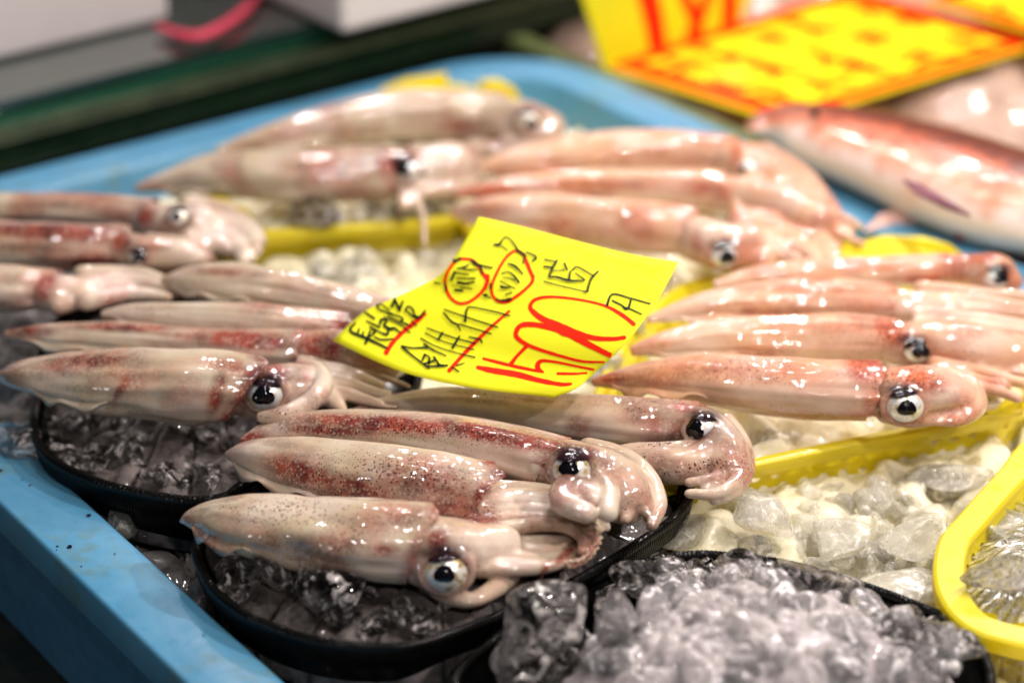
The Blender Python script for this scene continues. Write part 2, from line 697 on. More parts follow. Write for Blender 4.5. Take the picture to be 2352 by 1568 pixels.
def basket(px_rim, zr, mat, label, kind, group, dep=.034, draft=.80, rope=False, rimw=.0038, n=None, holes=False, cat='basket', step=None):
    W = [P(x, y, zr) for x, y in px_rim]
    if rope:
        dep = .060
    loop = closed_curve([(p.x, p.y, p.z) for p in W], n or 240)
    cx, cy_ = loop[:, 0].mean(), loop[:, 1].mean()
    cen = np.array([cx, cy_, 0])
    root = empty('basket', (cx, cy_, zr - dep), label, cat, 'black oval baskets' if rope else 'yellow baskets')

    def off(d, z, s=1.0):
        # inset along inward normal d metres, scale s about the centre
        t = np.roll(loop, -1, 0) - np.roll(loop, 1, 0)
        t /= np.linalg.norm(t, axis=1)[:, None]
        nrm = np.stack([-t[:, 1], t[:, 0], np.zeros(len(t))], 1)
        sgn = np.sign(((cen - loop) * nrm).sum(1).mean())
        q = loop + nrm * sgn * d
        q = cen + (q - cen) * s
        q[:, 2] = z
        return q
    m = MB()
    lv = 8
    out = [off(.002, zr - .002)]
    for i in range(1, lv + 1):
        f = i / lv
        out.append(off(.002 + (.016 if rope else .009) * f, zr - .002 - dep * f))
    inn = [off(.0045 + (.016 if rope else .009) * i / lv, zr - .001 - (dep - .003) * i / lv) for i in range(lv + 1)]
    wall_rows = out
    m.grid([list(map(tuple, q)) for q in out], cv=True)
    m.grid([list(map(tuple, q)) for q in reversed(inn)], cv=True)
    m.add(list(map(tuple, inn[-1])), [tuple(range(len(loop)))])
    m.add(list(map(tuple, out[-1])), [tuple(range(len(loop)))])
    me = m.build('basket_wall', mat)
    # uv = metres along the wall and down it
    arc = np.concatenate([[0], np.cumsum(np.linalg.norm(np.diff(loop, axis=0), axis=1))])
    ua = me.data.attributes.new('wallpos', 'FLOAT_VECTOR', 'POINT')
    vals = []
    nl = len(loop)
    for i in range(lv + 1):
        for j in range(nl):
            vals.append((arc[j], dep * i / lv, 0))
    for i in range(lv, -1, -1):
        for j in range(nl):
            vals.append((arc[j], dep * i / lv, 0))
    for i in range(2 * nl):
        vals.append((0, -1, 0))
    ua.data.foreach_set('vector', np.array(vals, float).ravel())
    adopt(me, root)
    # rim
    nr = n or 240
    if rope:
        nr = 2400
        lp = closed_curve([(p.x, p.y, p.z) for p in W], nr)
        t = np.roll(lp, -1, 0) - np.roll(lp, 1, 0)
        t /= np.linalg.norm(t, axis=1)[:, None]
        nm = np.stack([-t[:, 1], t[:, 0], np.zeros(nr)], 1)
        rr = []
        K = 10
        for k in range(K):
            a = 2 * math.pi * k / K
            rad = rimw * (1 + .05 * np.sin(np.arange(nr) * 2 * math.pi * 300 / nr + a))
            q = lp + nm * (np.cos(a) * rad * .8)[:, None]
            q[:, 2] += np.sin(a) * rad
            rr.append(q)
        m = MB()
        m.grid([list(map(tuple, q)) for q in rr], cu=True, cv=True)
        # ribbed band below the rim
        nb = nr
        ra = .0007 * (np.arange(nb) % 6 < 3)
        b1 = []
        for (d, z) in ((-.0012, zr - .001), (.0005, zr - .012), (.003, zr - .0125)):
            q = lp.copy()
            sgn = np.sign(((cen - lp) * nm).sum(1).mean())
            q = lp + nm * sgn * (d - ra)[:, None]
            q[:, 2] = z
            b1.append(list(map(tuple, q)))
        m.grid(b1, cv=True)
    else:
        m = MB()
        rws = [off(-rimw, zr - .0085), off(-rimw - .0005, zr - .001), off(-rimw + .0015, zr + .0005), off(rimw * .7, zr + .0005), off(rimw * .7 + .001, zr - .001), off(rimw * .5, zr - .004)]
        rws = [off(-rimw + .0006, zr - .0085), off(-rimw, zr - .008), off(-rimw, zr - .001), off(-rimw + .0009, zr), off(-rimw + .0018, zr + .0006), off(rimw * .7 - .0008, zr + .0006), off(rimw * .7, zr), off(rimw * .7 + .0002, zr - .004)]
        for ka, kb in ((0, 2), (2, 4), (4, 5), (5, 7)):
            m.grid([list(map(tuple, q)) for q in rws[ka:kb + 1]], cv=True)
        m.grid([list(map(tuple, q)) for q in (rws[-1], rws[0])], cv=True)
    o = m.build('rim', mat)
    adopt(o, root)
    BASKETS[label] = (root, loop, cen, zr, off)
    return root, loop, cen, off


def make_holes(mat):
    """perforated version of the yellow plastic: round holes through the wall"""
    m = mat.copy()
    m.name = 'yellow_plastic_perforated'
    nt = m.node_tree
    b = [l.from_node for l in nt.links if l.to_node.type == 'OUTPUT_MATERIAL'][0]
    wp = attr(nt, 'wallpos')
    sx = N(nt, 'ShaderNodeSeparateXYZ')
    L(nt, wp.outputs['Vector'], sx.inputs[0])
    pit = .0125
    row = math_(nt, 'FLOOR', math_(nt, 'DIVIDE', math_(nt, 'SUBTRACT', sx.outputs[1], .007), pit * .8))
    odd = math_(nt, 'MULTIPLY', math_(nt, 'MODULO', math_(nt, 'ABSOLUTE', row), 2), .5)
    ux = math_(nt, 'FRACT', math_(nt, 'ADD', math_(nt, 'DIVIDE', sx.outputs[0], pit), odd))
    uy = math_(nt, 'FRACT', math_(nt, 'DIVIDE', math_(nt, 'SUBTRACT', sx.outputs[1], .007), pit * .8))
    dx = math_(nt, 'SUBTRACT', ux, .5)
    dy = math_(nt, 'MULTIPLY', math_(nt, 'SUBTRACT', uy, .5), .8)
    d = math_(nt, 'SQRT', math_(nt, 'ADD', math_(nt, 'MULTIPLY', dx, dx), math_(nt, 'MULTIPLY', dy, dy)))
    hole = math_(nt, 'LESS_THAN', d, .24)
    hole = math_(nt, 'MULTIPLY', hole, math_(nt, 'GREATER_THAN', sx.outputs[1], .007))
    hole = math_(nt, 'MULTIPLY', hole, math_(nt, 'LESS_THAN', sx.outputs[1], .032))
    tr = N(nt, 'ShaderNodeBsdfTransparent')
    mx = N(nt, 'ShaderNodeMixShader')
    L(nt, hole, mx.inputs[0])
    L(nt, b.outputs[0], mx.inputs[1])
    L(nt, tr.outputs[0], mx.inputs[2])
    L(nt, mx.outputs[0], nt.nodes['Material Output'].inputs[0])
    return m


M_YELP = make_holes(M_YEL)


def heap(name, loop, cen, z_edge, z_mid, mat, label, seed, inset=.93, shift=(0, 0), lump=(.005, .013), nl=520, NR=46, pw=2.2, hg=.5):
    """crushed ice filling a basket"""
    NA = 260
    lp = loop[np.linspace(0, len(loop), NA, endpoint=False).astype(int)]
    s = np.linspace(0.0, inset, NR)
    X = cen[0] + np.outer(s, lp[:, 0] - cen[0]) + shift[0] * (1 - s / inset)[:, None] ** 0
    Y = cen[1] + np.outer(s, lp[:, 1] - cen[1]) + shift[1]
    base = z_mid + (z_edge - z_mid) * (s / inset) ** pw
    Z = base[:, None] + lumps(X, Y, seed, nl, lump, X.min(), X.max(), Y.min(), Y.max(), hg)
    fr = np.vectorize(lambda x, y: noise.noise(Vector((x * 240, y * 240, seed))))(X, Y)
    Z = Z + .0012 * fr
    m = MB()
    rows = [[(X[i, j], Y[i, j], Z[i, j]) for j in range(NA)] for i in range(NR)]
    # skirt so that it is a body with depth
    rows.append([(X[-1, j], Y[-1, j], z_edge - .02) for j in range(NA)])
    m.grid(rows, cv=True)
    o = m.build(name, mat)
    tag(o, label, 'ice', kind='stuff')
    return o


B1 = basket([(85, 925), (78, 990), (112, 1050), (200, 1098), (300, 1128), (430, 1149), (520, 1140), (590, 1092), (700, 1020), (850, 960), (960, 880), (900, 780), (600, 640), (250, 640), (110, 780)],
            .012, M_BLK, 'black oval basket of ice at left under squid, partly hidden by the card', 'b', None, rope=True, rimw=.003)
B2 = basket([(458, 1235), (466, 1315), (515, 1378), (600, 1430), (720, 1470), (850, 1487), (960, 1480), (1080, 1440), (1200, 1392), (1330, 1330), (1470, 1245), (1560, 1180), (1585, 1120), (1540, 1050), (1350, 985), (1100, 965), (800, 1000), (560, 1110)],
            .012, M_BLK, 'black oval basket with beaded rim in the front middle holding four squid', 'b', None, rope=True, rimw=.003)
B3 = basket([(1045, 1580), (1130, 1475), (1290, 1365), (1450, 1300), (1580, 1277), (1670, 1279), (1810, 1298), (1954, 1338), (2080, 1382), (2190, 1432), (2262, 1510), (2270, 1600), (2180, 1720), (1900, 1800), (1500, 1820), (1150, 1740)],
            .006, M_BLK, 'black oval basket at the bottom right heaped with ice and no squid', 'b', None, rope=True, rimw=.003)
Y1 = basket([(470, 490), (520, 520), (600, 530), (800, 517), (1000, 500), (1110, 470), (1230, 400), (1260, 330), (1180, 240), (1000, 190), (860, 220), (700, 290), (520, 390)],
            .008, M_YEL, 'yellow basket at the back of the tray under the two rearmost squid', 'y', None)
Y2 = basket([(1080, 520), (1250, 640), (1500, 680), (1640, 640), (1780, 605), (1930, 580), (1945, 545), (1880, 490), (1740, 425), (1600, 372), (1350, 380), (1130, 430)],
            .002, M_YEL, 'yellow basket behind the price card under pinkish squid', 'y', None)
Y3 = basket([(1480, 1105), (1600, 1085), (1715, 1062), (2000, 1003), (2290, 945), (2370, 905), (2420, 830), (2370, 740), (2250, 668), (2110, 610), (1990, 592), (1870, 612), (1730, 618), (1560, 662), (1440, 780), (1370, 930), (1390, 1060)],
            .012, M_YELP, 'yellow perforated basket on the right with four squid laid in a row', 'y', None, dep=.042, rimw=.0035, n=420)
Y4 = basket([(2240, 1190), (2195, 1250), (2188, 1335), (2225, 1405), (2300, 1445), (2480, 1470), (2640, 1400), (2680, 1200), (2560, 1050), (2400, 1020), (2330, 1090)],
            .014, M_YELP, 'yellow basket of ice cut off by the right edge at the bottom', 'y', None, rimw=.009, n=200)

# handles (wide flat tabs) on the yellow baskets
def handle(pts, z0, z1, root, mat, hole=True):
    """flat tab standing up and outward: outline given where it stands"""
    n = len(pts)
    m = MB()
    top = [P(x, y, z0 + (z1 - z0) * k) for x, y, k in pts]
    back = [q + Vector((.001, .003, -.0025)) for q in top]
    m.add(top, [tuple(range(n))])
    m.add(back, [tuple(reversed(range(n)))])
    v = top + back
    m.add(v, [(i, (i + 1) % n, n + (i + 1) % n, n + i) for i in range(n)])
    o = m.build('handle', mat, smooth=False)
    adopt(o, root)
    bevel(o, .0008, 2)
    return o


handle([(1862, 606, .1), (1890, 588, .4), (1960, 556, .9), (2030, 540, 1), (2120, 543, 1), (2180, 560, .9), (2215, 585, .5), (2230, 606, .1)], .012, .026, Y3[0], M_YEL)
# moulded slot in the handle
m_ = MB()
q = [P(2060, 562, .0264), P(2065, 557, .0266), P(2130, 557, .0266), P(2135, 562, .0264), P(2130, 567, .0262), P(2065, 567, .0262)]
handle([(852, 232, 0), (880, 200, .7), (930, 180, 1), (1025, 166, 1), (1022, 205, .3), (950, 215, 0)], .008, .026, Y1[0], M_YEL)
handle([(1098, 205, 0), (1100, 186, .8), (1140, 180, 1), (1180, 200, 1), (1200, 235, .6), (1180, 240, 0)], .008, .024, Y1[0], M_YEL)
handle([(480, 470, 1), (560, 474, 1), (580, 500, .8), (592, 530, .2), (520, 520, 0), (485, 495, .4)], .008, .02, Y1[0], M_YEL)
handle([(2240, 962, 0), (2275, 950, .3), (2318, 908, 1), (2345, 915, 1), (2352, 940, .6), (2345, 955, 0)], .012, .024, Y3[0], M_YEL)
# foot under the near corner of the cut-off basket
m_ = MB()
for (x0, x1, y0, y1) in ((2236, 2296, 1425, 1492), (2330, 2400, 1450, 1500)):
    a, b_ = P(x0, y0, .008), P(x1, y0, .008)
    wv = (b_ - a)
    rows_ = []
    for k in range(6):
        f = k / 5
        rr_ = wv.length / 2 * (1 - .25 * f * f)
        c_ = (a + b_) / 2 + Vector((0, .004, -.022 * f))
        rows_.append([(c_.x + rr_ * math.cos(t), c_.y + rr_ * .6 * math.sin(t), c_.z) for t in np.linspace(0, 2 * math.pi, 14, endpoint=False)])
    m_.grid(rows_, cv=True)
    m_.add(rows_[-1], [tuple(range(14))])
adopt(m_.build('foot', M_YEL), Y4[0])

# ------------------------------------------------------------------ the bed of ice in the tray
NA_, NB_ = 300, 210
aa = np.linspace(.047, TL - .047, NA_)
bb = np.linspace(.047, TW - .047, NB_)
A_, B_ = np.meshgrid(aa, bb, indexing='ij')
X_ = corner.x - AX.x * A_ - BX.x * B_
Y_ = corner.y - AX.y * A_ - BX.y * B_
bright = 1 / (1 + np.exp(-(X_ - (-.03) - (1.0 - Y_) * .4) * 38))
Zb = -.028 + .012 * bright + lumps(X_, Y_, 3, 2600, (.006, .017), X_.min(), X_.max(), Y_.min(), Y_.max(), .6)
backm = 1 / (1 + np.exp(-(Y_ - 1.42) * 40))
Zb -= backm * .012
edge = np.minimum.reduce([A_ - .047, TL - .047 - A_, B_ - .047, TW - .047 - B_])
for nm, (root, loop, cen, zr, off) in BASKETS.items():
    poly = [(p[0], p[1]) for p in off(.004, 0)]
    x0, x1 = min(p[0] for p in poly), max(p[0] for p in poly)
    y0, y1 = min(p[1] for p in poly), max(p[1] for p in poly)
    for i, j in zip(*np.where((X_ > x0) & (X_ < x1) & (Y_ > y0) & (Y_ < y1))):
        if inpoly(X_[i, j], Y_[i, j], poly):
            Zb[i, j] = min(Zb[i, j], zr - .066)
m_ = MB()
m_.grid([[(X_[i, j], Y_[i, j], Zb[i, j]) for j in range(NB_)] for i in range(NA_)])
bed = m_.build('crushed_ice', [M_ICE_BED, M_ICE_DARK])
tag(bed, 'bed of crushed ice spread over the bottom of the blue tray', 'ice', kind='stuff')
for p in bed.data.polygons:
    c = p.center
    if c.x < -.045 + (1.0 - c.y) * .45 + .012 * noise.noise(Vector((c.x * 40, c.y * 40, 0))):  # left part gets the dimmer ice colour, its shade is painted in
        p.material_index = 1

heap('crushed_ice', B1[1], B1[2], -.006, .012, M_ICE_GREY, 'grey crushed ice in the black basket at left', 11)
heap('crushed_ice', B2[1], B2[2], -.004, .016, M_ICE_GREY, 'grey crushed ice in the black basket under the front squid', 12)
heap('crushed_ice', B3[1], B3[2], -.014, .032, M_ICE_MOUND, 'mound of wet crushed ice in the black basket at bottom right', 13, inset=.80, shift=(.012, -.004), nl=900, NR=90, pw=2.6, hg=.34)
heap('crushed_ice', Y1[1], Y1[2], -.004, .012, M_ICE_BED, 'crushed ice in the yellow basket at the back', 14)
heap('crushed_ice', Y2[1], Y2[2], -.006, .010, M_ICE_BED, 'crushed ice in the yellow basket behind the price card', 15)
heap('crushed_ice', Y3[1], Y3[2], -.010, .016, M_ICE_BED, 'crushed ice in the yellow perforated basket on the right', 16)
heap('crushed_ice', Y4[1], Y4[2], -.006, .008, M_ICE_BRIGHT, 'crushed ice in the yellow basket cut off by the right edge', 17)

crushed('ice_pieces', [(480, 1290), (620, 1300), (780, 1320), (950, 1350), (1130, 1390), (1080, 1430), (900, 1470), (700, 1450), (560, 1390)], 34, lambda x, y: .004, (.006, .013), M_ICE_CLEAR,
        'clear melting ice pieces in front of the front squid', 21, False)
crushed('ice_pieces', [(110, 960), (520, 975), (580, 1080), (480, 1125), (300, 1105), (130, 1040)], 70, lambda x, y: .004, (.005, .011), M_ICE_CLEAR,
        'clear ice pieces in front of the squid at left', 22, False)
crushed('ice_pieces', [(1360, 1568), (1370, 1460), (1480, 1360), (1750, 1330), (2000, 1400), (2200, 1480), (2200, 1568)], 100, lambda x, y: .030 - abs(x - 1720) * 3.2e-5 - max(0, 1420 - y) * 1.1e-4, (.006, .0150), M_ICE_WET,
        'small clear ice pieces over the heaped ice at bottom right', 23, False)
crushed('ice_pieces', [(1560, 1230), (1715, 1165), (2230, 1075), (2230, 1180), (2160, 1260), (2200, 1420), (1950, 1320), (1650, 1260)], 110, lambda x, y: -.014, (.004, .012), M_ICE_BRIGHT,
        'cloudy cream ice pieces between the yellow and black baskets', 24, False)
crushed('ice_pieces', [(640, 610), (1000, 600), (900, 680), (700, 660)], 26, lambda x, y: -.016, (.006, .015), M_ICE_BRIGHT,
        'ice pieces in front of the yellow basket at the back', 25)
crushed('ice_pieces', [(1340, 860), (1480, 740), (1520, 640), (1440, 760), (1400, 860)], 20, lambda x, y: .01, (.006, .012), M_ICE_BRIGHT,
        'ice pieces beside the right edge of the price card', 26)
crushed('ice_pieces', [(1690, 950), (2000, 965), (2230, 950), (2000, 985), (1740, 1040)], 34, lambda x, y: .002, (.004, .009), M_ICE_BRIGHT,
        'ice pieces in front of the squid in the perforated basket', 27, False)
crushed('ice_pieces', [(80, 950), (20, 960), (140, 1080), (260, 1140), (450, 1170), (440, 1330), (300, 1180), (150, 1080)], 34, lambda x, y: -.030, (.006, .012), M_ICE_CLEAR,
        'clear ice pieces between the tray rim and the black baskets', 28)
crushed('ice_pieces', [(2250, 1250), (2352, 1180), (2352, 1400), (2270, 1380)], 24, lambda x, y: .0, (.006, .012), M_ICE_BRIGHT,
        'ice pieces lying in the cut-off yellow basket', 29, False)
crushed('ice_pieces', [(640, 470), (850, 465), (1050, 475), (900, 495), (660, 500)], 16, lambda x, y: .010, (.006, .012), M_ICE_BRIGHT,
        'ice pieces under the front squid of the back basket', 30)


def ice_chunk(x, y, z, s, label, mat=None, seed=1, aspect=(1.2, 1, .8), rot=(0, 0, 0), group=None):
    vs, fs = chunk_mesh(seed, 4, 9)
    m = MB()
    M = np.array(Matrix.Rotation(rot[2], 3, 'Z') @ Matrix.Rotation(rot[1], 3, 'Y') @ Matrix.Rotation(rot[0], 3, 'X'))
    m.add((vs * (np.array(aspect) * s)) @ M.T, fs)
    o = m.build('ice_chunk', mat or M_ICE_CLEAR)
    c = P(x, y, z)
    o.location = c
    tag(o, label, 'ice chunk', 'loose chunks of ice')
    return o


ice_chunk(285, 1188, -.014, .0125, 'cloudy grey ice chunk beside the blue rim left of the front basket', M_ICE_BRIGHT, 5, (1, 1, 1))
ice_chunk(345, 1222, -.022, .006, 'small ice chunk next to the cloudy chunk by the blue rim', M_ICE_BRIGHT, 6)
ice_chunk(60, 1015, .004, .017, 'wet clear ice chunk lying on the blue tray rim at left', None, 7, (1.3, .9, .7), (0, .1, -.5))
ice_chunk(640, 1320, .020, .0085, 'thin upright ice shard leaning against the front squid', None, 8, (.9, .9, 2.7), (0.1, -.45, 0))
ice_chunk(545, 1325, .014, .013, 'jagged clear ice chunk under the tail of the front squid', None, 9, (1, 1, 1.2))
ice_chunk(775, 1362, .018, .022, 'large clear ice chunk in front of the front squid body', None, 10, (1.15, .75, .75), (0, .25, 0))
ice_chunk(940, 1418, .014, .014, 'smooth rounded ice chunk right of the large chunk in the front basket', None, 12, (1.3, .8, .7), (0, .3, 0))
crushed('ice_pieces', [(1110, 1568), (1170, 1460), (1300, 1385), (1420, 1345), (1400, 1420), (1330, 1500), (1300, 1568)], 18, lambda x, y: .004, (.007, .014), M_ICE_CLEAR,
        'clear ice pieces heaped at the left end of the front right black basket', 31, False)
crushed('ice_pieces', [(1420, 1345), (1550, 1300), (1680, 1300), (1950, 1360), (2150, 1430), (2230, 1500), (2200, 1520), (2050, 1430), (1850, 1370), (1500, 1370)], 34, lambda x, y: .004, (.006, .013), M_ICE_CLEAR,
        'clear ice pieces along the back rim of the front right black basket', 32, False)
ice_chunk(1245, 1440, .026, .026, 'large clear ice chunk at the left end of the heaped basket', None, 13, (1.25, .9, .75), (0, -.3, .2))
ice_chunk(1200, 1525, .016, .018, 'cloudy ice chunk below the large chunk at the left end of the heaped basket', None, 14, (.9, .9, 1.1))
ice_chunk(1428, 1440, .034, .013, 'upright block of ice standing in the heaped basket', M_ICE_CLEAR, 15, (.95, .8, 1.6), (0, 0, .3))
ice_chunk(1520, 1330, .016, .018, 'flat clear ice slab at the back of the heaped basket', None, 16, (1.5, .8, .6), (0, .1, 0))
ice_chunk(1725, 1300, .022, .013, 'black looking clear ice chunk on the back rim of the heaped basket', None, 17, (1.6, .8, .7), (0, .3, 0))
ice_chunk(1865, 1335, .020, .018, 'clear ice chunk lying on the rim of the heaped basket beside the cream ice', None, 18, (1.5, .7, .7), (0, .25, 0))
ice_chunk(2120, 1465, .020, .022, 'shiny ice chunk at the right end of the heaped basket', None, 19, (1.5, .8, .55), (0, .15, 0))
ice_chunk(1765, 1190, .006, .017, 'rounded ice chunk beside the curled arms of the rear front-basket squid', M_ICE_BRIGHT, 20, (1.1, .9, .9))
ice_chunk(1730, 1150, -.008, .013, 'clear ice chunk against the wall of the perforated basket', M_ICE_BRIGHT, 21, (1.4, .7, .9), (0, .5, 0))
ice_chunk(2010, 1140, -.004, .012, 'round clear ice chunk under the perforated basket wall', M_ICE_BRIGHT, 22, (1, .9, 1))
ice_chunk(2190, 1100, -.008, .018, 'long flat ice slab below the perforated basket wall', M_ICE_BRIGHT, 23, (1.8, .8, .45), (0, -.1, 0))
ice_chunk(1925, 1240, .004, .016, 'oval ice chunk in the middle of the cream ice', M_ICE_BRIGHT, 24, (1.3, .9, .7))
ice_chunk(2090, 1240, .006, .019, 'pointed ice chunk left of the cut-off yellow basket', M_ICE_BRIGHT, 25, (1, .9, 1))
ice_chunk(2060, 1365, .0, .022, 'broad ice chunk between the cream ice and the black rim', M_ICE_BRIGHT, 26, (1.4, .9, .7))
ice_chunk(1560, 1215, .0, .014, 'small bumpy ice chunk between the two black baskets', M_ICE_BRIGHT, 27, (1.4, .9, .7))
ice_chunk(2315, 1320, .022, .018, 'clear ice chunk lying inside the cut-off yellow basket', None, 28, (1.5, .9, .6), (0, .2, 0))
ice_chunk(725, 495, .016, .016, 'clear ice chunk under the front squid of the back basket', None, 29, (1.3, .9, .9))


# ------------------------------------------------------------------ squid
FAT = [1.0]
SQUID_GROUPS = ['squid in the front black basket'] * 4 + ['squid piled at the left of the tray'] * 7 + ['squid in the back yellow basket'] * 2 + ['squid behind the price card'] * 3 + ['squid in the perforated yellow basket'] * 4


def tube_rows(pts, n, K, zf, a=1.0, b=1.0, wob=0, seed=0):
    c = catmull(pts, n)
    cs = []
    for q in c:
        z = zf(q)
        p = P(q[0], q[1], z)
        cs.append((p, max(q[2], 1.0) * depth(p) / FPX * FAT[0]))
    rows = []
    for i, (p, r_) in enumerate(cs):
        t = (cs[min(i + 1, n - 1)][0] - cs[max(i - 1, 0)][0])
        t = t.normalized() if t.length > 1e-9 else Vector((1, 0, 0))
        h = Vector((0, 0, 1)).cross(t)
        h = h.normalized() if h.length > 1e-6 else Vector((0, 1, 0))
        v = t.cross(h)
        row = []
        for k in range(K):
            th = 2 * math.pi * k / K
            rr = r_
            if wob:
                rr *= 1 + wob * noise.noise(Vector((p.x * 60 + seed, p.y * 60, th * 1.2)))
            row.append(p + h * (math.cos(th) * rr * a) + v * (math.sin(th) * rr * b))
        rows.append(row)
    return rows, cs


def blob_add(vals, x, y, blobs):
    for bl in blobs:
        bx, by, rx, ry, ang, ch, st = bl
        ca, sa = math.cos(R(ang)), math.sin(R(ang))
        dx, dy = x - bx, y - by
        u = (dx * ca + dy * sa) / rx
        v = (-dx * sa + dy * ca) / ry
        g = st * np.exp(-(u * u + v * v) ** 1.3)
        vals[:, ch] = np.maximum(vals[:, ch], g) if st > 0 else vals[:, ch] * (1 + g)


def bundle(path, n, w0, w1, h0, h1, seed=0, dz=0, wave=.35):
    """n tapering arms lying side by side along a path"""
    rs_ = random.Random(seed * 31 + n)
    c = catmull([(a, b_, 1) for a, b_ in path], 14)
    out = []
    for k in range(n):
        f0 = (k / (n - 1) - .5) if n > 1 else 0
        stop = 14 - (rs_.choice([0, 0, 1, 2, 3]) if n > 2 else 0)
        pts = []
        ph = rs_.uniform(0, 6)
        for i in range(0, stop):
            t = c[min(i + 1, 13)] - c[max(i - 1, 0)]
            l = math.hypot(t[0], t[1]) or 1
            f = i / 13
            off_ = f0 * 2 * (w0 + (w1 - w0) * f) + wave * h1 * math.sin(ph + i * .7) * f
            g_ = i / (stop - 1)
            pts.append((c[i][0] - t[1] / l * off_, c[i][1] + t[0] / l * off_, h0 + (h1 - h0) * g_ ** 1.2))
        out.append({'p': pts[::2] + ([pts[-1]] if len(pts) % 2 == 0 else []), 'dz': dz + (.0022 if k % 2 else 0) + rs_.uniform(-.001, .001)})
    return out


def squid(label, mantle, tubes, eye=None, blobs=(), zb=.02, slant=0, mat=None, fins=(.06, .5, .35), vox=.0013, flare=0, suckers=(), res=1, seed=1, group=None, collar_red=.6, lap=.12, base_dot=.12, base_red=.05, eyes=None, smooth=3, fat=1.07):
    mat = mat or M_SQ
    K = 56
    n = 90
    mid = mantle[len(mantle) // 2]

    def zf(q):
        p = P(q[0], q[1], zb + .02)
        return zb + .006 + .72 * max(q[2], 4) * depth(p) / FPX
    FAT[0] = fat
    rows, cs = tube_rows(mantle, n, K, zf, 1.08, .92)
    L_ = [0]
    for i in range(1, n):
        L_.append(L_[-1] + (cs[i][0] - cs[i - 1][0]).length)
    tot = L_[-1]
    tvec = (cs[-1][0] - cs[-6][0]).normalized()
    hv = Vector((0, 0, 1)).cross(tvec).normalized()
    mb = MB()
    flow = []
    redx = []
    px2m = depth(cs[-1][0]) / FPX
    newrows = []
    for i in range(n):
        p, r_ = cs[i]
        f = L_[i] / tot
        row = []
        for k in range(K):
            th = 2 * math.pi * k / K
            q = rows[i][k].copy()
            rad = (q - p)
            # shallow folds that run along the body and soft dents
            w1 = noise.noise(Vector((f * 3.2 + seed * 3.7, th * 1.3 if th < math.pi else (2 * math.pi - th) * 1.3, seed)))
            w2 = noise.noise(Vector((f * 7 + seed, math.cos(th) * 2.5, math.sin(th) * 2.5 + seed)))
            w3 = noise.noise(Vector((f * 2.2 + seed, th * 4.5 if th < math.pi else (2 * math.pi - th) * 4.5, seed * 2.1)))
            q = p + rad * (1 + .12 * w1 + .06 * w2 + .055 * w3 * min(1, f * 4))
            if f > .75:
                e = (f - .75) / .25
                # slanted, lobed collar
                lob = lap * r_ * math.exp(-((math.sin(th / 2 - .9)) / .18) ** 2) * 1.6 + .1 * r_ * w2
                q += tvec * (slant * px2m * math.sin(th) * e ** 1.5 + lob * e ** 3)
                if flare:
                    q += rad * flare * e ** 6
            row.append(q)
            flow.append((L_[i], (th if th < math.pi else 2 * math.pi - th) * max(r_, .004), 0))
            redx.append(collar_red * math.exp(-((1 - f) / .035) ** 2) * (.55 + .6 * w2 + .3))
        newrows.append(row)
    mb.grid([[tuple(q) for q in r_] for r_ in newrows], cv=True)
    # rolled lip and inner sleeve
    inner = []
    for d, s in ((.0008, .985), (.0002, .955), (-.003, .93), (-.012, .90), (-.022, .86)):
        pc, rc = cs[-1]
        rr_ = []
        for k in range(K):
            q = newrows[-1][k]
            q2 = pc + (q - pc) * s
            rr_.append(tuple(q2 + tvec * d))
            flow.append((tot, 2 * math.pi * k / K * rc, 0))
            redx.append(collar_red * (1 if s > .95 else .12))
        inner.append(rr_)
    base_i = (n - 1) * K
    o0 = mb.add([q for r_ in inner for q in r_], [])
    for k in range(K):
        mb.f.append((base_i + k, base_i + (k + 1) % K, o0 + (k + 1) % K, o0 + k))
        mb.mi.append(0)
    for i in range(len(inner) - 1):
        for k in range(K):
            mb.f.append((o0 + i * K + k, o0 + i * K + (k + 1) % K, o0 + (i + 1) * K + (k + 1) % K, o0 + (i + 1) * K + k))
            mb.mi.append(0)
    mb.f.append(tuple(o0 + (len(inner) - 1) * K + k for k in range(K)))
    mb.mi.append(0)
    # tail cap
    mb.f.append(tuple(reversed(range(K))))
    mb.mi.append(0)
    # fins on both sides
    if fins:
        u0, u1, wf = fins
        nf = 34
        rmax = max(c_[1] for c_ in cs)
        for side in (0, 1):
            rr_ = []
            for i in range(nf):
                s = i / (nf - 1)
                f = u0 + (u1 - u0) * s
                ii = min(int(f * (n - 1)), n - 2)
                p, r_ = cs[ii]
                t = (cs[ii + 1][0] - cs[ii][0]).normalized()
                h = Vector((0, 0, 1)).cross(t).normalized() * (1 if side else -1)
                wd = rmax * wf * (math.sin(math.pi * min(s * 1.0, 1)) ** .75) * (1 + .2 * noise.noise(Vector((s * 6, seed, side)))) + .0003
                drop = -.55 - .25 * math.sin(s * 5 + seed)
                row = []
                prof_ = [(0, .0016), (.35, .0013), (.7, .0009), (1, .0001), (.7, -.0007), (.35, -.001), (0, -.0014)]
                for (k_, hz) in prof_:
                    q = p + h * (r_ * .93 + wd * k_) + Vector((0, 0, drop * wd * k_ - r_ * .1 + hz + .003 * math.sin(s * 17 + seed) * k_ * k_))
                    row.append(tuple(q))
                    flow.append((L_[ii], wd * k_ + .05, 0))
                    redx.append(.0)
                rr_.append(row)
            mb.grid(rr_)
    nv0 = len(mb.v)
    # head and arms grown together
    hb = MB()
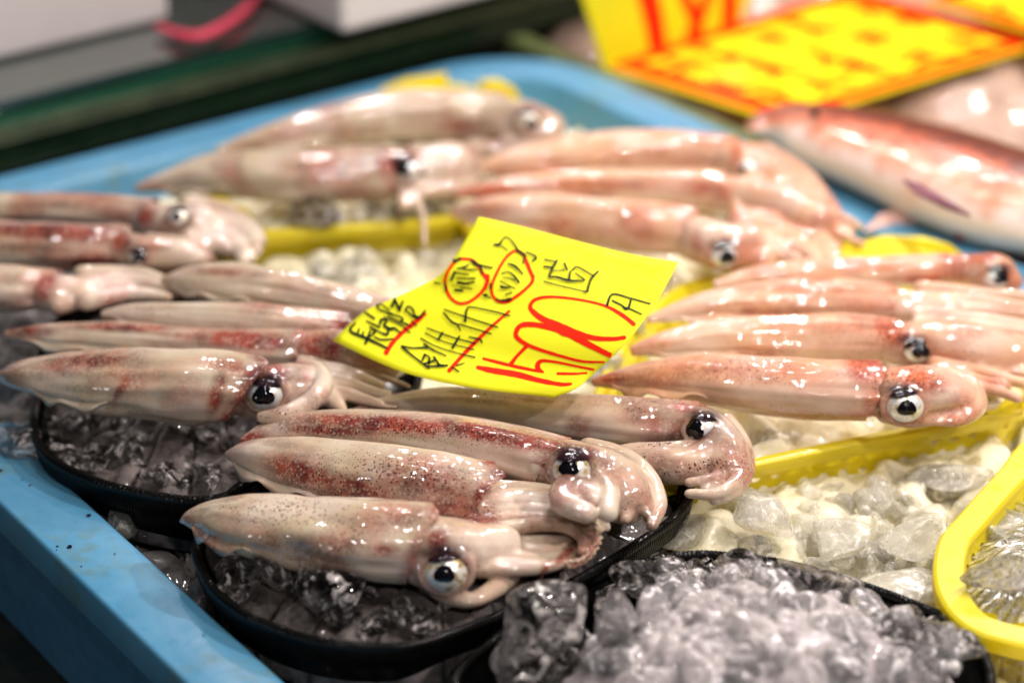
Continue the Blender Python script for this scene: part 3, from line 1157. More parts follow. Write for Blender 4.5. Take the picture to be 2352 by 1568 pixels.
    for tb in tubes:
        zoff = 0
        pts = tb
        if isinstance(tb, dict):
            zoff = tb.get('dz', 0)
            pts = tb['p']

        def zf2(q, zo=zoff):
            p = P(q[0], q[1], zb + .02)
            return zb + .006 + .75 * max(q[2], 4) * depth(p) / FPX + zo
        rws, c2 = tube_rows(pts, 26, 18, zf2, 1.03, .95, .10, seed)
        hb.grid([[tuple(q) for q in r_] for r_ in rws], cv=True)
        o = len(hb.v) - 26 * 18
        # rounded ends
        for endi, dirn in ((0, -1), (25, 1)):
            pc, rc = c2[endi]
            t = (c2[-1][0] - c2[-2][0]).normalized() if endi else (c2[0][0] - c2[1][0]).normalized()
            ring = rws[endi]
            prev = [o + endi * 18 + k for k in range(18)]
            for s, d in ((.8, .45), (.45, .75)):
                nw = [tuple(pc + (q - pc) * s + t * rc * d) for q in ring]
                oo = hb.add(nw, [])
                for k in range(18):
                    fc = (prev[k], prev[(k + 1) % 18], oo + (k + 1) % 18, oo + k)
                    hb.f.append(fc if endi else tuple(reversed(fc)))
                    hb.mi.append(0)
                prev = [oo + k for k in range(18)]
            hb.f.append(tuple(prev) if endi else tuple(reversed(prev)))
            hb.mi.append(0)
    for (pts, z_, rs_) in suckers:
        cc = catmull([(a_, b_, 1) for a_, b_ in pts], max(4, int(len(pts) * 5)))
        for i_, q in enumerate(cc):
            p = P(q[0] + (3 if i_ % 2 else -3), q[1], zb + z_)
            vs = CHUNKS_LO[0][0]
            hb.add(vs * rs_ * 1.1 + np.array(p), CHUNKS_LO[0][1])
    upv = Vector((0, sp, cp))
    sockets = []
    camv0 = Vector((0, 0, CAM_H))
    if eye:
        b0 = BVHTree.FromPolygons(hb.v, hb.f)
        for e in (eye if isinstance(eye, list) else [eye]):
            d = (P(e[0], e[1], 0) - camv0).normalized()
            hit = b0.ray_cast(camv0, d)[0] or P(e[0], e[1], zb + .03)
            rad = e[2] * 1.02 * depth(hit) / FPX
            c = hit + d * rad * .50
            sockets.append((c, rad, d))
            ex_ = Vector((1, 0, 0))
            rows_ = []
            for k in range(36):
                t_ = 2 * math.pi * k / 36
                dir_ = ex_ * math.cos(t_) + upv * math.sin(t_) * .84
                tn = dir_.normalized()
                cc_ = c - d * rad * .30 + dir_ * rad * .97
                mr = rad * (.25 + .07 * math.sin(t_) + .04 * noise.noise(Vector((t_, seed, 0))))
                rows_.append([tuple(cc_ + tn * mr * math.cos(a_) - d * mr * math.sin(a_)) for a_ in np.linspace(0, 2 * math.pi, 10, endpoint=False)])
            hb.grid(rows_, cu=True, cv=True)
    ho = hb.build('tmp', mat)
    md = ho.modifiers.new('r', 'REMESH')
    md.mode = 'VOXEL'
    md.voxel_size = vox
    ms = ho.modifiers.new('s', 'SMOOTH')
    ms.factor = .5
    ms.iterations = max(1, smooth - 1)
    dg = bpy.context.evaluated_depsgraph_get()
    hm = bpy.data.meshes.new_from_object(ho.evaluated_get(dg))
    hv_ = np.empty(len(hm.vertices) * 3)
    hm.vertices.foreach_get('co', hv_)
    hv_ = hv_.reshape(-1, 3)
    hf = [tuple(p.vertices) for p in hm.polygons]
    bpy.data.objects.remove(ho)
    bpy.data.meshes.remove(hm)
    mb.add(hv_, hf)
    body = mb.build('squid_body', mat)
    co = np.array(mb.v)
    x, y = proj(co)
    vals = np.zeros((len(co), 4))
    vals[:, 0] = base_red
    vals[:, 1] = base_dot
    pn = np.array([noise.noise(Vector((q_[0] * 30 + seed * 5, q_[1] * 30, q_[2] * 45))) for q_ in co])
    pw_ = np.array([noise.noise(Vector((q_[0] * 26 + seed * 9, q_[1] * 26 + 7, q_[2] * 40))) for q_ in co])
    vals[:, 0] += .42 * np.clip((pn - .12) / .35, 0, 1)
    vals[:, 1] += .35 * np.clip((pw_ + .05) / .4, 0, 1)
    vals[:, 2] += .5 * np.clip((-pn - .15) / .3, 0, 1)
    vals[:nv0, 0] = np.maximum(vals[:nv0, 0], np.array(redx))
    eb = []
    for e in ([] if not eye else (eye if isinstance(eye, list) else [eye])):
        if e[6]:
            eb += [(e[0] + e[6][1] * e[2], e[1] - e[2] * .78, e[2] * 1.05, e[2] * .42, 0, 3, 1.0), (e[0], e[1], e[2] * 1.3, e[2] * 1.2, 0, 0, .55), (e[0], e[1], e[2] * 1.12, e[2] * 1.1, 0, 3, .5)]
    blob_add(vals, x, y, list(blobs) + eb)
    at = body.data.color_attributes.new('pigment', 'FLOAT_COLOR', 'POINT')
    at.data.foreach_set('color', np.clip(vals, 0, 1).ravel())
    fl = np.zeros((len(co), 3))
    fl[:nv0] = np.array(flow)
    fl[nv0:] = np.stack([hv_[:, 0] * .9, hv_[:, 1] * .6 + hv_[:, 2] * .5, np.zeros(len(hv_))], 1) + seed
    fa = body.data.attributes.new('flow', 'FLOAT_VECTOR', 'POINT')
    fa.data.foreach_set('vector', fl.ravel())
    c0 = cs[n // 2][0]
    root = empty('squid', (c0.x, c0.y, zb), label, 'squid', SQUID_GROUPS[seed - 1])
    adopt(body, root)
    # eyes
    if eye:
        bvh = BVHTree.FromPolygons([tuple(v) for v in hv_], hf)
        for e, (c, rad, d) in zip((eye if isinstance(eye, list) else [eye]), sockets):
            ex, ey, er, pxx, pyy, pr, lid = e[:7]
            pr *= 1.05
            er *= 1.0
            camv = Vector((0, 0, CAM_H))

            def flat_(mbb):
                for q_ in range(len(mbb.v)):
                    w_ = Vector(mbb.v[q_]) - c
                    mbb.v[q_] = tuple(c + w_ - upv * w_.dot(upv) * .15)
            ms_ = MB()
            S1_, S2_ = 28, 40

            def sphere(mbb, cen_, rad_, axis, th0=0, th1=math.pi, nr=28, nk=40, squash=1.0, warp=0):
                ax = axis.normalized()
                up = Vector((0, 0, 1)) if abs(ax.z) < .95 else Vector((1, 0, 0))
                e1 = ax.cross(up).normalized()
                e2 = ax.cross(e1)
                rr = []
                for i in range(nr):
                    th = th0 + (th1 - th0) * i / (nr - 1)
                    rr.append([tuple(cen_ + (ax * math.cos(th) * squash + (e1 * math.cos(k * 2 * math.pi / nk) + e2 * math.sin(k * 2 * math.pi / nk)) * math.sin(th) * (1 + warp * math.sin(3 * k * 2 * math.pi / nk))) * rad_) for k in range(nk)])
                mbb.grid(rr, cv=True)
            sphere(ms_, c, rad, -d, 0.02, math.pi - .02)
            flat_(ms_)
            eo = ms_.build('eye', M_EYE)
            # position: child of the empty, sphere baked round its own origin
            adopt(eo, root)
            # pupil: a dark cap bulging on the side that looks out
            dp = (P(pxx, pyy, 0) - camv).normalized()
            oc = camv - c
            bq = oc.dot(dp)
            cq = oc.length_squared - rad * rad
            disc = bq * bq - cq
            hitp = camv + dp * (-bq - math.sqrt(disc)) if disc > 0 else c - d * rad
            axis = (hitp - c).normalized()
            pm = MB()
            cap = math.asin(min(.95, pr / er))
            sphere(pm, c + axis * rad * .012, rad * 1.012, axis, 0.01, cap, 10, 32, 1.0, .09)
            flat_(pm)
            po = pm.build('pupil', M_PUP)
            po.data.transform(Matrix.Translation(-root.location))
            po.parent = eo
            # dark lid over the top of the eye
            if lid:
                upv = Vector((0, sp, cp))
                la = (upv * 1.0 + Vector((lid[1], 0, 0)) - d * .30).normalized()
                lm = MB()
                sphere(lm, c, rad * 1.06, la, .02, R(lid[0] - 10), 14, 40, 1, .06)
                flat_(lm)
                lo_ = lm.build('eyelid', M_LID)
                sm = lo_.modifiers.new('t', 'SOLIDIFY')
                sm.thickness = rad * .05
                lo_.data.transform(Matrix.Translation(-root.location))
                lo_.parent = eo
    return root


# blobs: x, y, rx, ry, angle, channel (0 red, 1 fine dots, 2 white), strength
squid('front squid with dotted cream body, big eye and thin red arm tip',
      [(415, 1196, 5), (440, 1190, 22), (490, 1190, 44), (560, 1203, 68), (640, 1215, 78), (740, 1225, 85), (850, 1238, 90), (962, 1246, 92)],
      [[(930, 1255, 74), (1010, 1268, 80), (1090, 1262, 66), (1160, 1258, 52)],
       [(1050, 1255, 50), (1150, 1265, 38), (1250, 1258, 24)],
       *bundle([(1060, 1255), (1180, 1262), (1290, 1258), (1350, 1215)], 5, 50, 26, 24, 12, 1, .004),
       [(1340, 1195, 15), (1325, 1235, 14), (1290, 1272, 12), (1255, 1302, 8), (1240, 1332, 3)],
       {'p': [(975, 1345, 13), (1020, 1365, 18), (1080, 1378, 18), (1135, 1352, 22), (1170, 1320, 26)], 'dz': -.004},
       ],
      eye=(1024, 1313, 57, 1020, 1318, 23, (52, -.12)),
      blobs=[(560, 1170, 90, 30, 10, 1, .75), (680, 1175, 200, 45, 4, 1, .9), (800, 1240, 150, 60, 0, 1, .55), (600, 1225, 120, 30, 15, 0, .35),
             (930, 1180, 70, 38, 10, 0, .55), (800, 1248, 35, 10, 0, 0, .75), (880, 1262, 34, 14, 0, 0, .85), (620, 1255, 60, 14, 10, 0, .5), (430, 1200, 25, 20, 0, 0, .45),
             (1005, 1240, 30, 28, 60, 0, .9), (690, 1290, 60, 24, 0, 0, .3), (1300, 1270, 50, 10, -45, 0, .95), (1250, 1312, 30, 10, -60, 0, .8), (1330, 1225, 14, 45, 0, 0, .5),
             (1120, 1250, 100, 40, 0, 2, .8), (960, 1340, 60, 50, 0, 1, 0.3)],
      slant=30, vox=.0010, zb=.018, seed=1, fins=(.08, .42, .30),
      suckers=[([(1350, 1180), (1375, 1215), (1372, 1250), (1345, 1285), (1310, 1300)], .014, .0018)])

squid('squid with red speckled body and flared open collar behind the front squid',
      [(522, 1042, 8), (560, 1044, 30), (620, 1058, 52), (700, 1074, 66), (800, 1092, 76), (900, 1108, 82), (1000, 1125, 84), (1105, 1140, 76)],
      [[(1060, 1175, 50), (1130, 1172, 50), (1230, 1168, 42), (1300, 1185, 30)],
       *bundle([(1080, 1172), (1220, 1165), (1320, 1180), (1368, 1225), (1362, 1275)], 6, 52, 26, 21, 11, 2, .006),
       [(1150, 1190, 34), (1240, 1185, 30), (1320, 1205, 26), (1340, 1262, 14), (1325, 1290, 8)]],
      blobs=[(690, 1085, 90, 36, 18, 0, .95), (640, 1060, 40, 20, 20, 0, .5), (820, 1125, 120, 32, 12, 0, .9), (980, 1110, 150, 62, 10, 0, .62), (1030, 1170, 90, 40, 0, 0, .7),
             (900, 1080, 240, 60, 8, 1, .7), (560, 1030, 50, 26, 0, 2, .9), (700, 1130, 70, 20, 20, 2, .7), (1110, 1190, 40, 30, 0, 0, .7), (1110, 1180, 60, 40, 0, 1, .8),
             (1230, 1190, 70, 14, 5, 0, .4), (1240, 1150, 90, 20, 0, 2, .8), (1310, 1130, 40, 12, 20, 0, .2)],
      slant=16, vox=.0010, zb=.022, seed=2, flare=.10, collar_red=.95, lap=.3,
      suckers=[([(1300, 1290), (1340, 1280), (1368, 1240), (1362, 1190)], .018, .0016)])

squid('squid with dark red striped back and pale curled arms over its eye',
      [(552, 1012, 6), (620, 992, 26), (720, 984, 40), (850, 988, 50), (1000, 1010, 60), (1130, 1035, 66), (1265, 1066, 68)],
      [[(1240, 1070, 60), (1320, 1082, 66), (1400, 1112, 70), (1440, 1150, 60)],
       {'p': [(1350, 1180, 24), (1290, 1150, 28), (1308, 1112, 28), (1362, 1092, 26), (1398, 1128, 24), (1396, 1180, 22)], 'dz': .022},
       {'p': [(1320, 1150, 28), (1345, 1138, 34), (1370, 1160, 30)], 'dz': .018},
       *bundle([(1340, 1085), (1430, 1100), (1470, 1150), (1450, 1200)], 5, 56, 40, 26, 13, 3, .004)],
      eye=(1312, 1078, 50, 1306, 1072, 22, (58, .05)),
      blobs=[(900, 975, 260, 22, 4, 0, 1.0), (1150, 1000, 200, 24, 10, 0, 1.0), (760, 990, 120, 14, 4, 0, .9), (575, 1008, 40, 18, -20, 0, .85), (1290, 1030, 60, 24, 20, 0, .9),
             (1000, 1000, 300, 40, 8, 1, .5), (640, 985, 40, 12, -15, 2, .8), (1080, 1045, 150, 18, 8, 2, .8), (1390, 1075, 70, 34, 30, 0, .45), (1330, 1040, 70, 22, 10, 0, .8),
             (1255, 1090, 20, 30, 0, 0, .6), (1430, 1170, 30, 10, -50, 1, .9), (1330, 1140, 70, 50, 0, 2, 1)],
      slant=34, vox=.0011, zb=.024, seed=3, collar_red=.9)

squid('rearmost squid of the front basket with round black eye and arms folded back',
      [(800, 948, 6), (900, 930, 24), (1020, 925, 36), (1150, 936, 44), (1300, 955, 54), (1450, 968, 58), (1578, 974, 52)],
      [[(1560, 985, 46), (1615, 990, 54), (1660, 1030, 52), (1672, 1080, 44)],
       [(1650, 1045, 44), (1570, 1072, 42), (1500, 1066, 36), (1440, 1050, 26), (1405, 1035, 12)],
       {'p': [(1590, 1030, 22), (1520, 1036, 22), (1460, 1032, 16), (1420, 1030, 8)], 'dz': .006},
       *bundle([(1640, 990), (1680, 1040), (1680, 1090), (1640, 1118), (1580, 1122)], 5, 34, 30, 22, 11, 4, .003),
       *bundle([(1660, 1040), (1600, 1065), (1500, 1064), (1425, 1040)], 3, 26, 12, 20, 9, 5, .004)],
      eye=(1612, 984, 42, 1590, 986, 25, (56, .15)),
      blobs=[(850, 940, 60, 14, -10, 0, .6), (1200, 915, 300, 18, 2, 0, .38), (1520, 965, 90, 20, 4, 0, .6), (1330, 985, 30, 30, 20, 0, .5), (1570, 935, 40, 18, 10, 0, .8),
             (1680, 1040, 30, 60, -10, 0, .5), (1600, 1070, 90, 20, -10, 1, .7), (1520, 1020, 60, 10, -5, 1, 1), (1560, 1080, 60, 20, 0, 0, .3), (1420, 1000, 120, 24, 3, 2, .7),
             (1000, 925, 150, 12, 0, 2, .3)],
      slant=26, vox=.0011, zb=.018, seed=4, collar_red=.85)

squid('left squid with thick arm folded under its bright eye and purple stripe on its body',
      [(-8, 862, 8), (60, 862, 38), (150, 870, 58), (260, 880, 76), (400, 883, 84), (480, 886, 84), (550, 890, 78)],
      [[(530, 900, 52), (600, 902, 58), (680, 892, 56), (730, 895, 44)],
       {'p': [(598, 958, 13), (650, 952, 20), (710, 925, 22), (742, 885, 22), (730, 850, 20), (690, 838, 16)], 'dz': .012},
       *bundle([(690, 872), (780, 872), (860, 895), (935, 912)], 7, 44, 26, 17, 5, 5, .002),
       [(720, 880, 30), (770, 925, 20), (790, 945, 10)]],
      eye=(610, 905, 46, 604, 910, 24, (60, .15)),
      blobs=[(200, 830, 130, 26, -6, 0, .75), (300, 870, 50, 60, 30, 0, .45), (280, 890, 14, 60, 30, 0, .7), (530, 840, 70, 20, 10, 0, .6), (500, 900, 18, 60, 15, 0, .8), (610, 860, 60, 34, 0, 0, 1),
             (30, 860, 40, 30, 0, 0, .35), (420, 900, 60, 40, 0, 0, .3), (690, 870, 30, 40, 0, 0, .5), (640, 950, 80, 10, -10, 1, .7), (700, 900, 80, 50, 0, 2, .7), (560, 900, 20, 40, 0, 0, .6)],
      slant=48, zb=.022, seed=5, collar_red=.95, vox=.0012, fins=(.15, .55, .25))

squid('slim pink squid squeezed between the folded-arm squid and the one behind',
      [(12, 768, 8), (100, 770, 24), (250, 775, 32), (400, 788, 36), (550, 802, 42), (690, 806, 44)],
      [[(690, 800, 40), (760, 800, 44), (850, 822, 40), (900, 850, 24)], [(760, 790, 28), (850, 800, 26), (920, 850, 14)]],
      blobs=[(60, 758, 70, 18, 0, 0, .75), (280, 750, 140, 12, 2, 0, .85), (560, 780, 160, 24, 4, 0, .95), (740, 800, 70, 50, 0, 0, .85), (850, 820, 60, 40, 0, 0, .55), (330, 775, 120, 12, 4, 2, .5)],
      zb=.022, fat=1.18, seed=6, vox=.0016)

squid('pale smooth squid pointing left just below the squid that runs under the card',
      [(236, 722, 9), (320, 722, 24), (450, 732, 34), (600, 744, 42), (765, 762, 40)],
      [[(750, 765, 34), (820, 775, 32), (880, 800, 20)]],
      blobs=[(360, 705, 60, 10, 0, 0, .25), (700, 750, 80, 30, 0, 0, .35), (780, 750, 30, 40, 0, 0, .9), (400, 730, 200, 26, 4, 2, .6), (820, 770, 40, 30, 0, 0, .8)],
      slant=34, zb=.028, fat=1.2, seed=7, vox=.0016, collar_red=.9)

squid('shiny squid whose head is hidden under the left corner of the price card',
      [(376, 645, 12), (440, 646, 34), (560, 655, 46), (700, 676, 44), (830, 706, 36), (900, 726, 34)],
      [[(890, 725, 30), (950, 745, 30), (1000, 760, 24)]],
      blobs=[(520, 625, 120, 14, 3, 0, .5), (700, 665, 100, 20, 10, 0, .3), (600, 670, 160, 24, 4, 2, .4)],
      zb=.032, fat=1.12, seed=8, vox=.0016)

squid('bright red squid at the left edge with a dark eye',
      [(-260, 545, 10), (-160, 548, 34), (-60, 556, 46), (60, 562, 50), (150, 566, 50), (230, 566, 46), (285, 560, 42)],
      [[(270, 570, 40), (330, 582, 36), (400, 588, 32), (460, 600, 24)], [(340, 560, 24), (420, 570, 22), (480, 596, 14)]],
      eye=(318, 590, 22, 320, 592, 15, (70, 0)),
      blobs=[(120, 530, 200, 26, 2, 0, .95), (60, 570, 200, 16, 3, 0, .5), (200, 600, 80, 24, 0, 0, .85), (280, 550, 30, 40, 0, 0, .9), (350, 565, 40, 16, 0, 0, .5), (420, 580, 60, 20, 0, 2, .6)],
      zb=.03, fat=1.2, seed=9, vox=.0018)

squid('orange topped squid at the far left with a bulky bundle of white arms',
      [(-260, 480, 8), (-150, 478, 24), (0, 478, 30), (120, 478, 32), (230, 484, 34), (345, 500, 38)],
      [[(340, 505, 36), (400, 515, 40), (460, 520, 42)], *bundle([(430, 522), (500, 522), (560, 552), (580, 595)], 5, 48, 26, 24, 12, 10)],
      eye=(412, 502, 26, 405, 498, 10, (40, 0)),
      blobs=[(200, 462, 90, 12, 3, 0, .5), (280, 490, 90, 14, 10, 0, .5), (330, 490, 30, 34, 0, 0, .9), (380, 520, 30, 24, 0, 0, .5), (520, 530, 60, 50, 0, 2, 1), (560, 590, 30, 14, 0, 1, 1)],
      zb=.03, fat=1.2, seed=10, vox=.0018)

squid('squid cut off by the left edge, white arm bundle pointing right near a dark gap',
      [(-260, 655, 10), (-160, 655, 36), (-80, 660, 46), (0, 664, 48), (60, 664, 44), (110, 660, 36)],
      [[(100, 675, 36), (160, 672, 34), (210, 665, 26)], *bundle([(190, 662), (280, 652), (350, 655), (410, 668)], 4, 32, 16, 20, 10, 11), [(130, 700, 22), (180, 690, 20)]],
      blobs=[(40, 640, 100, 14, 0, 0, .4), (100, 660, 26, 50, 30, 0, .9), (20, 700, 60, 20, 0, 0, .5), (300, 655, 80, 40, 0, 2, 1)],
      slant=24, zb=.028, fat=1.2, seed=11, vox=.0018, collar_red=.9)

squid('rearmost squid of the back basket with round head and small white eye',
      [(496, 348, 8), (620, 318, 30), (760, 288, 44), (900, 266, 52), (1040, 262, 56), (1150, 266, 50)],
      [[(1130, 275, 48), (1200, 290, 54), (1255, 300, 48)], *bundle([(1210, 315), (1120, 325), (1040, 312)], 4, 30, 24, 18, 10, 12)],
      eye=(1212, 280, 30, 1221, 286, 13, (45, .1)),
      blobs=[(680, 300, 120, 24, -15, 0, .5), (580, 330, 60, 14, -15, 0, .5), (1060, 290, 50, 14, 0, 0, .8), (1150, 330, 50, 20, 0, 0, .4), (1220, 255, 40, 12, 10, 1, .8), (760, 255, 90, 16, -14, 0, .35),
             (1200, 310, 90, 50, 0, 2, .5)],
      zb=.018, fat=1.13, seed=12, vox=.002, fins=(.1, .5, .25))

squid('squid with rosy band behind its eye and a loose tentacle hanging to the ice',
      [(308, 434, 5), (400, 414, 28), (480, 404, 46), (560, 404, 54), (680, 405, 58), (790, 401, 58), (892, 396, 56)],
      [[(885, 400, 48), (950, 392, 52), (1020, 385, 54), (1065, 372, 44)], *bundle([(950, 395), (1030, 400), (1085, 380), (1100, 340)], 4, 44, 22, 22, 11, 13),
       [(940, 440, 18), (960, 470, 11), (972, 505, 8), (975, 560, 7)], [(930, 440, 20), (925, 475, 12)]],
      eye=(936, 392, 30, 924, 388, 18, (60, -.4)),
      blobs=[(760, 380, 110, 70, 0, 0, .55), (820, 440, 80, 20, 0, 0, .6), (890, 370, 40, 40, 0, 0, .95), (350, 428, 50, 16, 0, 0, .4), (930, 355, 40, 20, 0, 0, .8), (1020, 390, 60, 40, 0, 2, .5), (935, 440, 20, 14, 0, 1, .8)],
      zb=.016, fat=1.13, seed=13, vox=.002, fins=(.08, .45, .35))

squid('glossy pink squid rearmost behind the price card',
      [(1076, 392, 8), (1200, 370, 32), (1350, 352, 42), (1500, 346, 44), (1620, 352, 44), (1685, 360, 42)],
      [[(1670, 368, 40), (1730, 378, 46), (1785, 400, 38)], *bundle([(1730, 395), (1810, 435), (1880, 500), (1900, 560)], 5, 50, 40, 24, 12, 14)],
      eye=(1718, 388, 24, 1705, 392, 10, None),
      blobs=[(1200, 395, 120, 14, -4, 0, .5), (1640, 320, 50, 14, 0, 0, .5), (1500, 370, 200, 14, 0, 0, .3), (1690, 350, 14, 40, 0, 0, .7)],
      mat=M_SQW, zb=.016, fat=1.13, seed=14, vox=.002)
squid('orange pink squid in the middle of the three behind the price card',
      [(1042, 446, 8), (1180, 432, 26), (1350, 424, 34), (1500, 428, 38), (1655, 436, 40)],
      [[(1650, 440, 38), (1720, 452, 42), (1800, 470, 46), (1880, 510, 40)], *bundle([(1790, 490), (1880, 515), (1985, 550)], 4, 44, 24, 20, 8, 15)],
      blobs=[(1120, 440, 90, 20, -3, 0, .85), (1350, 425, 200, 16, 0, 0, .55), (1620, 430, 60, 20, 0, 0, .6), (1660, 440, 20, 30, 0, 0, .7)],
      mat=M_SQW, zb=.018, fat=1.13, seed=15, vox=.002)
squid('nearest of the three squid behind the price card with eye just above the yellow rim',
      [(1042, 488, 10), (1150, 490, 38), (1300, 502, 50), (1450, 516, 58), (1590, 532, 54)],
      [[(1590, 545, 48), (1650, 565, 52), (1720, 565, 46)], *bundle([(1690, 530), (1790, 535), (1870, 560), (1900, 600)], 6, 56, 44, 24, 13, 16), [(1720, 560, 34), (1750, 600, 26)]],
      eye=(1662, 588, 34, 1672, 592, 17, (55, 0)),
      blobs=[(1120, 480, 70, 20, 0, 0, .4), (1350, 540, 150, 30, 8, 0, .35), (1560, 470, 60, 14, 0, 0, .4), (1600, 570, 16, 40, 0, 0, .6), (1820, 570, 30, 18, -50, 1, 1), (1850, 590, 20, 10, 0, 1, 1), (1650, 540, 80, 40, 0, 2, .8)],
      mat=M_SQW, zb=.018, fat=1.13, seed=16, vox=.0018)

squid('rearmost squid of the perforated basket with brown head by the yellow handle',
      [(1640, 655, 10), (1750, 636, 26), (1900, 630, 32), (2050, 624, 34), (2170, 616, 32)],
      [[(2160, 615, 30), (2230, 618, 34), (2290, 628, 42), (2325, 650, 26)]],
      eye=(2285, 640, 32, 2302, 636, 18, (60, .3)),
      blobs=[(1980, 612, 150, 14, 0, 0, .5), (2120, 640, 70, 12, 0, 0, .85), (2200, 610, 50, 20, 0, 0, .6), (2250, 590, 60, 16, 0, 0, .8), (2230, 625, 20, 30, 0, 2, .6)],
      zb=.022, fat=1.13, seed=17, vox=.0018, mat=M_SQW)
squid('pale squid with many bright glints, second from the back in the perforated basket',
      [(1488, 734, 8), (1600, 708, 28), (1750, 690, 42), (1900, 688, 48), (2045, 694, 42)],
      [[(2030, 700, 38), (2110, 702, 34), (2180, 705, 30)], *bundle([(2110, 704), (2230, 712), (2340, 722), (2440, 728)], 5, 42, 40, 18, 12, 18)],
      blobs=[(1850, 660, 200, 14, 0, 0, .4), (1980, 700, 70, 24, 0, 0, .35), (1650, 705, 100, 16, -10, 0, .25), (2200, 705, 150, 30, 0, 2, .8), (2140, 700, 20, 8, 0, 1, .8)],
      zb=.022, fat=1.13, seed=18, vox=.0018, mat=M_SQW)
squid('squid with brown patch behind a dark eye, third from the back in the perforated basket',
      [(1448, 806, 10), (1540, 790, 30), (1680, 780, 46), (1850, 775, 52), (1990, 776, 50), (2062, 782, 44)],
      [[(2050, 790, 44), (2120, 788, 50), (2220, 795, 54), (2320, 815, 44), (2400, 830, 24)], *bundle([(2150, 800), (2260, 815), (2400, 840)], 5, 50, 44, 18, 11, 19)],
      eye=(2105, 806, 34, 2118, 804, 20, (62, -.3)),
      blobs=[(1500, 790, 70, 20, -5, 0, .4), (1900, 750, 200, 16, 0, 0, .35), (2050, 760, 50, 30, 30, 0, .95), (2000, 735, 70, 12, 10, 0, .4), (2200, 810, 90, 14, 0, 1, .6), (2230, 780, 90, 34, 0, 2, .7)],
      zb=.020, fat=1.13, seed=19, vox=.0016, mat=M_SQW)
squid('nearest squid of the perforated basket with brown head patch and silver ringed eye',
      [(1360, 878, 8), (1480, 868, 34), (1620, 872, 52), (1780, 886, 64), (1900, 894, 66), (2000, 898, 64)],
      [[(2000, 900, 54), (2080, 905, 62), (2150, 905, 58), (2205, 915, 42)], [(2150, 870, 36), (2215, 895, 34), (2238, 930, 26), (2205, 962, 16), (2150, 968, 10)],
       *bundle([(2140, 855), (2250, 872), (2345, 900)], 3, 20, 16, 18, 10, 20), [(2030, 950, 20), (2090, 965, 16), (2160, 960, 14)]],
      eye=(2076, 932, 48, 2084, 938, 20, (54, -.1)),
      blobs=[(1400, 870, 60, 18, -5, 0, .8), (1700, 850, 260, 34, 2, 0, .42), (1990, 840, 60, 42, 30, 0, .9), (1940, 955, 180, 10, 0, 0, .5), (2110, 870, 70, 34, 10, 0, .85), (1750, 900, 200, 20, 4, 2, .5),
             (1700, 850, 260, 44, 2, 1, .5), (2180, 900, 50, 50, 0, 2, .8), (1995, 930, 12, 30, 0, 0, .6)],
      slant=16, zb=.022, fat=1.13, seed=20, vox=.0013, mat=M_SQW)


# ------------------------------------------------------------------ writing helper
def stroke_mesh(mb, bvh, pts, w0=4, w1=None, lift=.0006, smooth=True, z=0):
    """brush stroke laid on a surface: points as seen (with own widths if three numbers)"""
    w1 = w0 if w1 is None else w1
    m = len(pts)
    pts = [tuple(p) if len(p) == 3 else (p[0], p[1], w0 + (w1 - w0) * k / max(1, m - 1)) for k, p in enumerate(pts)]
    n = max(3, int(sum(math.dist(pts[i][:2], pts[i + 1][:2]) for i in range(m - 1)) / 4) + 2)
    if m > 2:
        c = catmull(pts, n)
    else:
        c = np.array([[pts[0][k] + (pts[1][k] - pts[0][k]) * i / (n - 1) for k in range(3)] for i in range(n)])
    camv = Vector((0, 0, CAM_H))
    rows = []
    ends = []
    t0 = c[1] - c[0]
    t1 = c[-1] - c[-2]
    for cc, tt, sg in ((c[0], t0, -1), (c[-1], t1, 1)):
        l = math.hypot(tt[0], tt[1]) or 1
        e = cc.copy()
        e[0] += sg * tt[0] / l * cc[2] * .3
        e[1] += sg * tt[1] / l * cc[2] * .3
        e[2] *= .5
        ends.append(e)
    c = np.vstack([ends[0], c, ends[1]])
    n = len(c)
    for i, q in enumerate(c):
        t = c[min(i + 1, n - 1)] - c[max(i - 1, 0)]
        l = math.hypot(t[0], t[1]) or 1
        nx, ny = -t[1] / l, t[0] / l
        wd = max(q[2], 1) / 2 * (1 + .10 * noise.noise(Vector((q[0] * .08, q[1] * .08, 0))))
        row = []
        ok = True
        for s_ in (-1, 1):
            d = (P(q[0] + nx * wd * s_, q[1] + ny * wd * s_, 0) - camv).normalized()
            h, nn, _, _ = bvh.ray_cast(camv, d)
            if h is None:
                ok = False
                break
            if nn.dot(d) > 0:
                nn = -nn
            row.append(h + nn * lift)
        if ok:
            rows.append(row)
        elif len(rows) > 1:
            mb.grid(rows)
            rows = []
    if len(rows) > 1:
        mb.grid(rows)


def ink(name, c, r_=.35):
    m, nt, b = newmat(name)
    b.inputs['Base Color'].default_value = (*c, 1)
    b.inputs['Roughness'].default_value = r_
    b.inputs['Specular IOR Level'].default_value = .08
    return m


M_RED = ink('red_ink', (.78, .018, .004), .6)
M_INK = ink('black_ink', (.008, .016, .012))
M_CARD = plastic('yellow_card', (.78, .78, .018), (.80, .80, .025), .6, None, 0, .02, .1)


# ------------------------------------------------------------------ price card
def coons(top, bottom, left, right, n, m):
    tp, bt = catmull(top, m), catmull(bottom, m)
    lf, rt = catmull(left, n), catmull(right, n)
    out = []
    for i in range(n):
        v = i / (n - 1)
        row = []
        for j in range(m):
            u = j / (m - 1)
            c = (1 - v) * tp[j] + v * bt[j] + (1 - u) * lf[i] + u * rt[i] - ((1 - u) * (1 - v) * tp[0] + u * (1 - v) * tp[-1] + (1 - u) * v * bt[0] + u * v * bt[-1])
            row.append(c)
        out.append(row)
    return out


